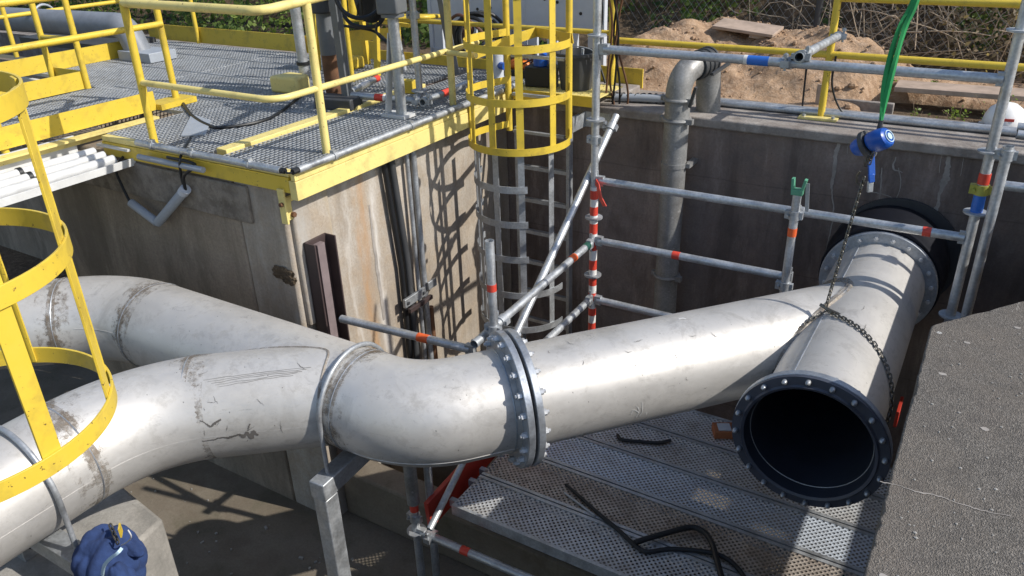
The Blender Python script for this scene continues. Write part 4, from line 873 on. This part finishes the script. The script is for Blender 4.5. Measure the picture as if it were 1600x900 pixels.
# ---- grey barrier fence
def barrier(x0, x1, y0, y1, label):
    bf = T('road_barrier', label, 'barrier', ((x0+x1)/2, (y0+y1)/2, G), 'grey plastic barrier panels')
    d = V((x1-x0, y1-y0, 0)); L = d.length; d.normalize(); n_ = V((-d.y, d.x, 0)); Rm = Matrix((d, n_, V((0, 0, 1)))).transposed()
    c = lambda s, z: V((x0, y0, G+z)) + d*s
    part('panel', MB().box(c(L/2, .68), (L-.08, .035, .54), mat=Rm), 'lgrey', bf, bevel=.008)
    part('foot_rail', MB().box(c(L/2, .09), (L-.06, .05, .05), mat=Rm).box(c(L/2, .40), (L-.06, .045, .035), mat=Rm), 'lgrey', bf)
    n = int(L/.19)
    for i in range(n): part('slat', MB().box(c(.12+(L-.24)*i/(n-1), .24), (.10, .03, .30), mat=Rm), 'lgrey', bf)
    for s in (.03, L-.03): part('end_post', MB().box(c(s, .5), (.04, .05, 1.0), mat=Rm), 'lgrey', bf)
    for s in (.35*L, .62*L): part('top_lug', MB().box(c(s, .98), (.05, .04, .09), mat=Rm), 'lgrey', bf)
    for u_, z_ in ((.45, .60), (.72, .52), (.58, .50), (.30, .62)): part('bolt_hole', MB().cyl(c(u_*L, z_)-n_*.022, c(u_*L, z_)-n_*.014, .014, 10), 'black', bf)
barrier(-4.86, -3.80, 6.40, 6.31, 'left grey plastic road barrier behind the dark machine')
barrier(-3.76, -2.90, 6.30, 6.23, 'right grey plastic road barrier behind the bucket')

# ================================================================ ITEMS ON THE SUNLIT WALL FACE
ch = T('steel_channel', 'brown painted steel channel standing against the sunlit wall corner', 'channel', (-3.30, 3.08, FLOOR))
part('channel', MB().b2(-3.31, -3.295, 2.985, 3.165, -3.5, -1.80).b2(-3.31, -3.22, 2.985, 2.995, -3.5, -1.80).b2(-3.31, -3.22, 3.155, 3.165, -3.5, -1.80), 'brown', ch, bevel=.002)
part('inner_plate', MB().b2(-3.294, -3.26, 3.045, 3.105, -3.5, -1.83), 'mauve', ch)
for i, (y, r, mt, l) in enumerate(((3.83, .020, 'black', 'leftmost black cable duct on the sunlit wall'), (3.90, .026, 'dgrey', 'thick dark cable duct on the sunlit wall'), (4.0, .016, 'galv', 'thin silver pipe among the wall ducts'), (4.07, .022, 'galv', 'bright silver pipe at the right of the wall ducts'))):
    single('wall_duct', MB().sweep([(-3.31, y-.07*(i < 2), -1.48), (-3.31, y, -2.3), (-3.31, y, FLOOR)], r, 14), mt, l, 'duct', 'ducts down the sunlit wall')
single('wall_duct', MB().cyl((-3.295, 4.10, -2.74), (-3.295, 4.11, FLOOR), .021, 14), 'rust', 'rusty orange pipe at the foot of the wall ducts', 'duct', 'ducts down the sunlit wall')
cb2 = T('clamp_bracket', 'galvanised strut clamp holding the ducts on the sunlit wall', 'bracket', (-3.28, 3.97, -2.57))
part('strut', MB().b2(-3.285, -3.262, 3.78, 4.02, -2.60, -2.535).b2(-3.285, -3.265, 4.06, 4.16, -2.58, -2.52), 'galv', cb2, bevel=.003); part('plate', MB().b2(-3.26, -3.235, 3.80, 4.06, -2.64, -2.61), 'brown', cb2); part('bolt', MB().cyl((-3.262, 3.81, -2.568), (-3.25, 3.81, -2.568), .012, 6), 'dgrey', cb2); part('bolt', MB().cyl((-3.262, 3.99, -2.568), (-3.25, 3.99, -2.568), .012, 6), 'dgrey', cb2)

# ================================================================ JACKET AND SMALL THINGS ON THE PIER
jc = at(168, 880, Y=1.18); jk = T('work_jacket', 'crumpled blue work jacket with pale piping heaped on the pier', 'jacket', jc+V((0, 0, -.15)))
def blob(c, size, seed, amp, n=48, m_=32, fine=0.):
    mb = MB().sphere((0, 0, 0), 1, n, m_); r = np.random.default_rng(seed); W = r.normal(0, 2.3, (9, 3)); ph = r.uniform(0, 6.3, 9); W2 = r.normal(0, 4.2, (7, 3)); out = []
    for v in mb.v:
        p = np.array(v); s = sum(abs(math.sin(W[i]@p+ph[i])) for i in range(9))/9; s2 = sum(abs(math.sin(W2[i]@p+ph[i]+2*s)) for i in range(7))/7; k = 1+amp*(s-.6)*2+fine*(s2-.6)
        out.append((c.x+v[0]*size[0]*k, c.y+v[1]*size[1]*k, c.z+v[2]*size[2]*k))
    mb.v = out; return mb
part('body', blob(jc+V((-.02, .02, -.02)), (.135, .13, .15), 3, .25, 90, 60, .09), 'denim', jk, smooth=80)
part('sleeve', blob(jc+V((.10, -.03, -.07)), (.085, .07, .13), 8, .25, 70, 50, .09), 'denim', jk, smooth=80)
part('collar', blob(jc+V((.05, .075, .055)), (.10, .035, .028), 5, .3, 50, 30, .1), 'denim', jk, smooth=80)
part('piping', MB().sweep(catmull([at(160, 899, Y=1.0), at(163, 884, Y=1.0), at(172, 873, Y=1.0), at(184, 864, Y=1.01), at(190, 857, Y=1.03)], 6), 0, rect=(.006, .011)), 'stripe', jk)
tg = T('hang_tag', 'small yellow tag with chain and white cord on the pier', 'tag', at(195, 822, Y=1.28)); chain([at(172, 820, Y=1.24), at(180, 838, Y=1.22), at(186, 852, Y=1.2)], 'chain', '', tg)
part('tag', MB().box(at(196, 820, Y=1.26)+V((.01, -.03, 0)), (.04, .006, .045), -.7), 'yellow', tg); part('cord', MB().sweep(catmull([at(x, y, Y=1.22) for x, y in ((200, 828), (205, 838), (200, 846), (190, 852))], 5), .003, 6), 'white', tg)
single('cable', MB().sweep(catmull([at(x, y, Y=1.15) for x, y in ((45, 856), (70, 857), (95, 853))], 6), .006, 6), 'black', 'short black cable under the near left pipe', 'cable')
rub = MB()
for i in range(160):
    x, y = random.uniform(-5.2, -2.2), random.uniform(.8, 2.7); s = random.uniform(.004, .016) * (2 if random.random() < .06 else 1)
    rub.box((x, y, FLOOR+s*.4), (s*random.uniform(.7, 2.6), s, s*.8), random.uniform(0, 3))
single('rubble', rub, 'pier', 'scattered crumbs of concrete and grit over the pit floor', 'rubble', kind='stuff')
single('broken_brick', blob(V((-2.72, 2.42, FLOOR+.05)), (.11, .08, .06), 4, .4, 14, 9), 'rust', 'dark reddish lump of brick on the pit floor behind the front post', 'brick', smooth=20)

# ================================================================ SOIL, TRENCH, PLANKS
def hn(x, y, s, o):
    return (math.sin(x*3.1*s+o)*math.cos(y*2.7*s-o)+.5*math.sin(x*7.3*s+2*o+y*3*s)+.35*math.sin(y*11*s+x*5*s+o)+.2*math.sin(x*23*s-y*17*s))/2
def mound(x, y):
    g = .34*math.exp(-((x+1.95)/.72)**2-((y-7.2)/.62)**2) + .34*math.exp(-((x+1.1)/.6)**2-((y-6.75)/.5)**2) + .30*math.exp(-((x+2.6)/.5)**2-((y-6.7)/.5)**2)
    e = min(1, max(0, (y-5.99)/.25)); tr = .0
    if x > -.85: tr = .40*min(1, (x+.85)/.15)*math.exp(-((y-6.30)/.22)**4)
    return G-.02 + e*(g*(1+.16*hn(x, y, 2.2, 1)) + .035*hn(x, y, 3, 2)*min(1, g*6+.3) + .014*hn(x, y, 9, 4)) - tr
single('soil_mound', terrain(-3.3, 3.0, 5.985, 9.0, 200, 110, mound), 'soil', 'heap of sandy brown soil behind the back wall', 'soil heap', smooth=60)
cl_ = MB()
for i in range(600):
    x, y = random.gauss(-1.7, .8), random.gauss(6.9, .45)
    if y < 6.05 or y > 8.8 or x > .2 or x < -3.2: continue
    s = random.uniform(.005, .016)*(2.2 if random.random() < .06 else 1); cl_.sphere((x, y, mound(x, y)+s*.2), s, 6, 4, (random.uniform(.7, 1.4), 1, random.uniform(.5, .9)))
single('soil_clods', cl_, 'soil', 'loose clods and stones strewn over the sandy heap', 'soil clods', kind='stuff', smooth=0)
bd = T('timber_board', 'weathered board lying on top of the sandy soil heap', 'board', (-2.05, 7.35, -1.1))
part('board', MB().bar(at(1122, 36, Y=6.9), at(1216, 50, Y=6.85), .24, .025, (0, -.15, 1)), 'wood', bd, bevel=.003); part('cleat', MB().bar(at(1172, 54, Y=6.8), at(1212, 60, Y=6.8), .05, .04), 'wood', bd)
single('timber_board', MB().bar((-.66, 6.42, G+.10), (2.5, 6.50, G+.11), .26, .035), 'wood', 'long pale pinkish plank bridging the trench at the right', 'board', bevel=.004)
single('trench_edging', MB().b2(-1.02, -.62, 6.12, 6.16, G-.06, G+.035), 'coping', 'short concrete edging strip at the end of the trench', 'edging', bevel=.006)
single('stake', MB().prism([(-1.14, 6.06), (-1.08, 6.06), (-1.08, 6.08), (-1.14, 6.08)], G-.05, G+.14), 'wood', 'short pale wooden stake in front of the soil', 'stake')
hh = V((.06, 6.03, G-.02)); ht = T('safety_helmet', 'white safety helmet with red mark behind the conduits at the far right', 'helmet', hh)
part('shell', MB().lathe(hh, (0, 0, 1), [(.125, .0), (.128, .02), (.118, .07), (.095, .115), (.055, .145), (.001, .155)], 32), 'hat', ht); part('brim', MB().lathe(hh, (0, 0, 1), [(.12, 0), (.145, -.004), (.145, .004), (.125, .014)], 32, True), 'hat', ht)
part('mark', MB().box(hh+V((.02, -.118, .065)), (.07, .004, .018), .15), 'red', ht)

# ================================================================ HEDGE, BRAMBLES, FENCE, WEEDS
def leafmesh(name, pts, nrm, size, tone, mat, label, cat, kind=None, loc=(0, 0, 0)):
    n = len(pts); pts = np.asarray(pts); nrm = nrm/np.linalg.norm(nrm, axis=1, keepdims=True)
    rv = RNG.normal(size=(n, 3)); a = np.cross(nrm, rv); a /= np.linalg.norm(a, axis=1, keepdims=True); b_ = np.cross(nrm, a)
    s = size[:, None]; v = np.stack([pts-a*s, pts+b_*s*.62+nrm*s*.15, pts+a*s, pts-b_*s*.62+nrm*s*.15], 1).reshape(-1, 3) - np.array(loc)
    me = bpy.data.meshes.new(name); me.vertices.add(4*n); me.vertices.foreach_set('co', v.astype(np.float32).ravel())
    me.loops.add(4*n); me.loops.foreach_set('vertex_index', np.arange(4*n, dtype=np.int32)); me.polygons.add(n); me.polygons.foreach_set('loop_start', np.arange(0, 4*n, 4, dtype=np.int32))
    at_ = me.attributes.new('tone', 'FLOAT', 'FACE'); at_.data.foreach_set('value', tone.astype(np.float32)); me.materials.append(M[mat]); me.update(); me.validate()
    o = link(name, me, loc); tagit(o, label, cat)
    if kind: o['kind'] = kind
    return o
def hedge(name, x0, x1, yf, z1, n, mat, label, sz=.032, green=None):
    x = RNG.uniform(x0, x1, n); z = RNG.uniform(G-.05, z1, n); dpt = RNG.exponential(.22, n)
    bul = .22*np.sin(x*2.3+z*1.7)+.15*np.sin(x*5.1-z*4.3+1)+.10*np.sin(x*11+z*9)
    y = yf(x) + .42*(z-G) + bul*.9 + dpt
    nrm = np.stack([RNG.normal(0, .5, n), -np.ones(n)*.75+RNG.normal(0, .4, n), RNG.normal(.55, .45, n)], 1)
    cl = np.sin(x*3.7+1.3)*np.sin(z*5.1+x)+.6*np.sin(x*9.3+z*7.7)
    keep = (cl + RNG.normal(0, .5, n)) > -.75
    tone = np.clip(RNG.beta(1.6, 2.6, n)+.18*cl, 0, 1)
    return leafmesh(name, np.stack([x, y, z], 1)[keep], nrm[keep], (RNG.uniform(.55, 1.3, n)*sz)[keep], tone[keep], mat, label, 'hedge', 'stuff', (0, 7, G))
hf = lambda x: 8.9 - .0*x + np.where(x < -3.2, (x+3.2)*.38, 0)*1.0
hf = lambda x: np.where(x < -3, np.maximum(6.6, 7.9+(x+3)*.25), 8.0)
hedge('ivy_hedge', -15, -.1, hf, 1.2, 62000, 'leaf', 'dense green ivy hedge across the back of the yard', .034)
hedge('ivy_hedge', -.6, 3.5, lambda x: 7.9+0*x, 1.0, 7000, 'leaf', 'sparse green leaves in the brambles at the upper right', .026)
hedge('dead_brambles', -.95, 3.8, lambda x: 7.45+0*x, 1.0, 15000, 'dead', 'withered brown bramble leaves at the upper right', .022)
st = MB()
for i in range(900):
    x = random.uniform(-3.6, 3.4); x = x if random.random() < .10 or x > -1.2 else x+1.5; z = random.uniform(G, .1); y = 7.5+.42*(z-G)+random.uniform(-.2, .35)
    p = V((x, y, z)); d = V((random.gauss(0, 1), random.gauss(0, .3), random.gauss(.3, .7))).normalized(); L = random.uniform(.2, .7); sag = random.uniform(-.25, .12)
    st.sweep([p, p+d*L*.33+V((0, 0, -sag*.1)), p+d*L*.66+V((0, 0, sag*.3)), p+d*L+V((0, 0, sag))], random.uniform(.0022, .0055), 4, cap=False)
single('dead_brambles', st, 'dry', 'tangle of dry bramble canes before the hedge', 'brambles', kind='stuff')
struct('bank', terrain(-16, 5, 7.6, 12, 60, 30, lambda x, y: G+.40*(y-7.6)*1.4+(.3 if y > 8.2 else 0)+.1*hn(x, y, 1, 3)), 'earth')
wf = T('wire_fence', 'rusty wire mesh fence in front of the hedge', 'fence', (-1.6, 7.6, G))
b = MB()
for i in range(60):
    for s in (1, -1):
        x = -3.2+.075*i; h = 1.5; b.sweep([(x, 7.62, G+.15), (x+s*h*.75, 7.62, G+.15+h)], .0013, 3, cap=False)
part('mesh', b, 'galv', wf); p_ = at(1270, 70, Y=7.55)
part('post', MB().cyl((p_.x, 7.55, G), (p_.x+.04, 7.55, .3), .028, 12), 'dgrey', wf)
part('tension_wire', MB().cyl((-3.3, 7.6, -.62), (3, 7.6, -.60), .003, 5), 'galv', wf)
def weed(x, y, z, h, n, label):
    t = T('weed', label, 'plant', (x, y, z), 'weeds along the trench'); s = MB(); pts = []; 
    for i in range(n):
        d = V((random.gauss(0, .35), random.gauss(-.1, .3), 1)).normalized(); L = h*random.uniform(.5, 1); e = V((x+random.uniform(-.08, .08), y, z))+d*L
        s.sweep([(x+random.uniform(-.04, .04), y, z), e-d*L*.4, e+V((d.x, d.y, 0))*.05], .0016, 4, cap=False)
        for k in range(9): pts.append(e - d*L*random.uniform(0, .8) + V((random.gauss(0, .012),)*3))
    part('stem', s, 'bark', t); pts = np.array([tuple(p) for p in pts]); nn = RNG.normal(size=pts.shape); nn[:, 2] += 1
    o = leafmesh('leaves', pts, nn, RNG.uniform(.008, .018, len(pts)), RNG.uniform(.5, 1, len(pts)), 'leaf', '', '', None, (x, y, z)); del o['label']; del o['category']
    o.location = (0, 0, 0); o.parent = t
weed(-.42, 6.16, G-.18, .26, 12, 'small flowering weed in the middle of the trench'); weed(-.16, 6.14, G-.14, .24, 12, 'weed in the trench left of the helmet')
weed(.02, 6.2, G-.1, .26, 14, 'grassy weed right behind the helmet'); weed(-.72, 6.55, G, .15, 8, 'low weed tuft by the end of the long plank'); weed(-.45, 6.72, G, .14, 8, 'low weed tuft behind the middle of the long plank')

# ================================================================ CRACKS, BROKEN CORNER, OUTER TUBES ADDED FOR SHADE
def ribbon(name, pts, wds, mat, parent, nrm):
    c = catmull([V(p) for p in pts], 9); m = MB(); N = len(c); nrm = V(nrm)
    for i, p in enumerate(c):
        d = (c[min(i+1, N-1)]-c[max(i-1, 0)]).normalized(); a = d.cross(nrm).normalized(); t = i/(N-1)*(len(wds)-1); k = min(int(t), len(wds)-2); wd = wds[k]+(wds[k+1]-wds[k])*(t-k)
        rr = .8*rr + .2*random.uniform(.3, 1.7) if i else random.uniform(.6, 1.2); jj = .75*jj + random.uniform(-.0022, .0022) if i else 0.; wd *= rr*random.uniform(.85, 1.15); j = jj + random.uniform(-.12, .12)*wd
        m.v += [tuple(p+a*(j-wd/2)), tuple(p+a*(j+wd/2))]
    m.f = [(2*i, 2*i+1, 2*i+3, 2*i+2) for i in range(N-1)]; return part(name, m, mat, parent, smooth=0)
BW = lambda px: [at(x, y, Y=5.3475) for x, y in px]
for px, wd in ((((1312, 222), (1306, 245), (1301, 280), (1300, 300), (1302, 330), (1298, 360), (1290, 395)), (.012, .030, .022, .012, .010, .008, .003)),
               (((1484, 234), (1482, 255), (1476, 280), (1468, 305), (1462, 330), (1452, 345)), (.010, .024, .034, .014, .024, .006)),
               (((1453, 325), (1454, 345), (1458, 360)), (.006, .018, .01)), (((1326, 222), (1324, 240)), (.008, .003)),
               (((1404, 262), (1407, 290), (1400, 315), (1412, 335)), (.006, .006, .005, .003)), (((1378, 262), (1376, 300), (1372, 320)), (.006, .009, .004)),
               (((1360, 300), (1380, 303), (1396, 312), (1384, 325)), (.004, .005, .004, .003)), (((1508, 240), (1500, 275)), (.005, .003)), (((1472, 232), (1468, 270)), (.004, .003)),
               (((1400, 205+40), (1396, 262), (1410, 270)), (.006, .012, .004))):
    ribbon('lime_streak', BW(px), wd, 'lime', bw, (0, -1, 0))
for px, wd in ((((602, 300), (610, 340), (612, 370), (618, 420), (625, 470)), (.004, .006, .004, .006, .003)), (((577, 320), (590, 420), (600, 500)), (.010, .03, .02))):
    ribbon('lime_streak', [at(x, y, X=-3.3475) for x, y in px], wd, 'lime', aw, (1, 0, 0))
ribbon('crack', [at(x, y, Z=G+.0015) for x, y in ((1375, 752), (1400, 757), (1430, 768), (1470, 776), (1500, 787), (1530, 797), (1580, 806))], (.004, .003, .005, .0025, .004, .002), 'lime', sl, (0, 0, 1))
for px in ((1510, 535), (1473, 584), (1539, 670), (1590, 512), (1380, 900)):
    c_ = at(*px, Z=G+.0012); part('spot', MB().prism([(c_.x+.012*math.cos(t)*random.uniform(.7, 1.2), c_.y+.009*math.sin(t)*random.uniform(.7, 1.2)) for t in np.linspace(0, 5.6, 9)], G-.001, G+.0015), 'lime', sl)
for q_, z_ in (((-3.45, 2.918, -2.0), (.085, .012, .040)), ((-3.395, 2.915, -2.03), (.05, .016, .028))): part('broken_edge', blob(V(q_), z_, 21, .9, 30, 20), 'earth', aw, smooth=15)
tube((.12, 5.04, -1.22), (1.6, 5.06, -1.18), 'unseen scaffold tube added outside the right edge to shade the T pipe')  # this tube and the next are added out of view to cast shadow bands
tube((.12, 4.80, -1.20), (1.5, 4.90, -1.30), 'second unseen scaffold tube added outside the right edge to shade the T pipe', clamps=(.3,))

# marks on the pipes, seen where the photograph shows them
def on_pipe(x, y, Cc, u, r):
    d = at(x, y, Z=-1.).normalized(); w_ = -V(Cc); u = V(u).normalized(); w_ -= u*w_.dot(u); e = d-u*d.dot(u)
    A = e.dot(e); B = 2*w_.dot(e); Q = w_.dot(w_)-r*r; D = B*B-4*A*Q
    if D < 0: return None
    p = d*((-B-math.sqrt(D))/(2*A)); nn = p-V(Cc); nn -= u*nn.dot(u); return p, nn.normalized()
def mark(px, wds, mat, parent, Cc, u, r, name='scribble'):
    H = [on_pipe(x, y, Cc, u, r+.0022) for x, y in px]; H = [h for h in H if h]
    if len(H) > 1: ribbon(name, [h[0] for h in H], wds, mat, parent, H[len(H)//2][1])
AX = (q, L1); BX = (PF, UB); RX = (V((-3, YR, ZP)), V((1, 0, 0)))
for px, wd in ((((316, 690), (332, 687), (348, 684), (362, 683), (372, 679), (380, 682), (386, 677), (392, 684), (396, 676), (404, 680)), (.005, .007, .012, .010, .022, .012, .030, .008)),
               (((312, 657), (322, 661), (330, 666), (336, 660), (346, 657)), (.004, .008, .012, .006)), (((386, 690), (388, 670), (390, 662)), (.003, .008)), (((300, 708), (316, 716), (330, 712)), (.004, .007, .003))):
    mark(px, wd, 'smear_dark', mp, *AX, RP)
for k in range(5): mark([(318+6*k, 594+2.6*k), (400, 583+2.8*k), (486-7*k, 574+3*k)], (.0014, .002), 'smear_dark', mp, *AX, RP)
for px, wd in ((((986, 648), (990, 641), (998, 645)), (.004, .006)), (((994, 634), (998, 640), (994, 652)), (.003, .005)), (((1003, 628), (1004, 640), (1000, 650)), (.003, .005)), (((1008, 630), (1009, 648)), (.003, .003)), (((1060, 499), (1066, 497), (1072, 498)), (.010, .014))):
    mark(px, wd, 'white', tp, *BX, RP)
for k in range(12):
    x = random.uniform(850, 1130); y = 530+(650-530)*random.random()-.16*(x-850); a = random.uniform(0, 3.1); L_ = random.uniform(4, 16)
    mark([(x, y), (x+L_*.5*math.cos(a), y+L_*.5*math.sin(a)+1), (x+L_*math.cos(a), y+L_*math.sin(a))], (.001, .003, .001), 'smear_dark', tp, *BX, RP, 'scratch')
for k in range(12):
    x = random.uniform(1260, 1420); y = random.uniform(400, 590); a = random.uniform(0, 3.1); L_ = random.uniform(4, 18)
    if x < 1405-(y-400)*.25 and x > 1325-(y-400)*.1: mark([(x, y), (x+L_*.5*math.cos(a)+1, y+L_*.5*math.sin(a)), (x+L_*math.cos(a), y+L_*math.sin(a))], (.001, .003, .001), 'smear_dark', tp, V((XT, 3, ZP)), (0, 1, 0), RT, 'scratch')
for k in range(16):
    x = random.uniform(180, 500); y = 620-.25*(x-200)*.3+random.uniform(-40, 70); a = random.uniform(0, 3.1); L_ = random.uniform(4, 20)
    if x > 300: mark([(x, y), (x+L_*.5*math.cos(a), y+L_*.5*math.sin(a)+1), (x+L_*math.cos(a), y+L_*math.sin(a))], (.001, .003, .001), 'smear_dark', mp, *AX, RP, 'scratch')
grit = MB()
for i in range(240):
    x, y = random.uniform(0, .6), random.uniform(1.0, 3.0); r_ = random.uniform(.0015, .0045); grit.sphere((x, y, G+r_*.3), r_, 5, 3, (random.uniform(.7, 1.5), 1, .6))
single('grit', grit, 'pier', 'grains of grit scattered over the near grey slab', 'grit', kind='stuff', smooth=0)
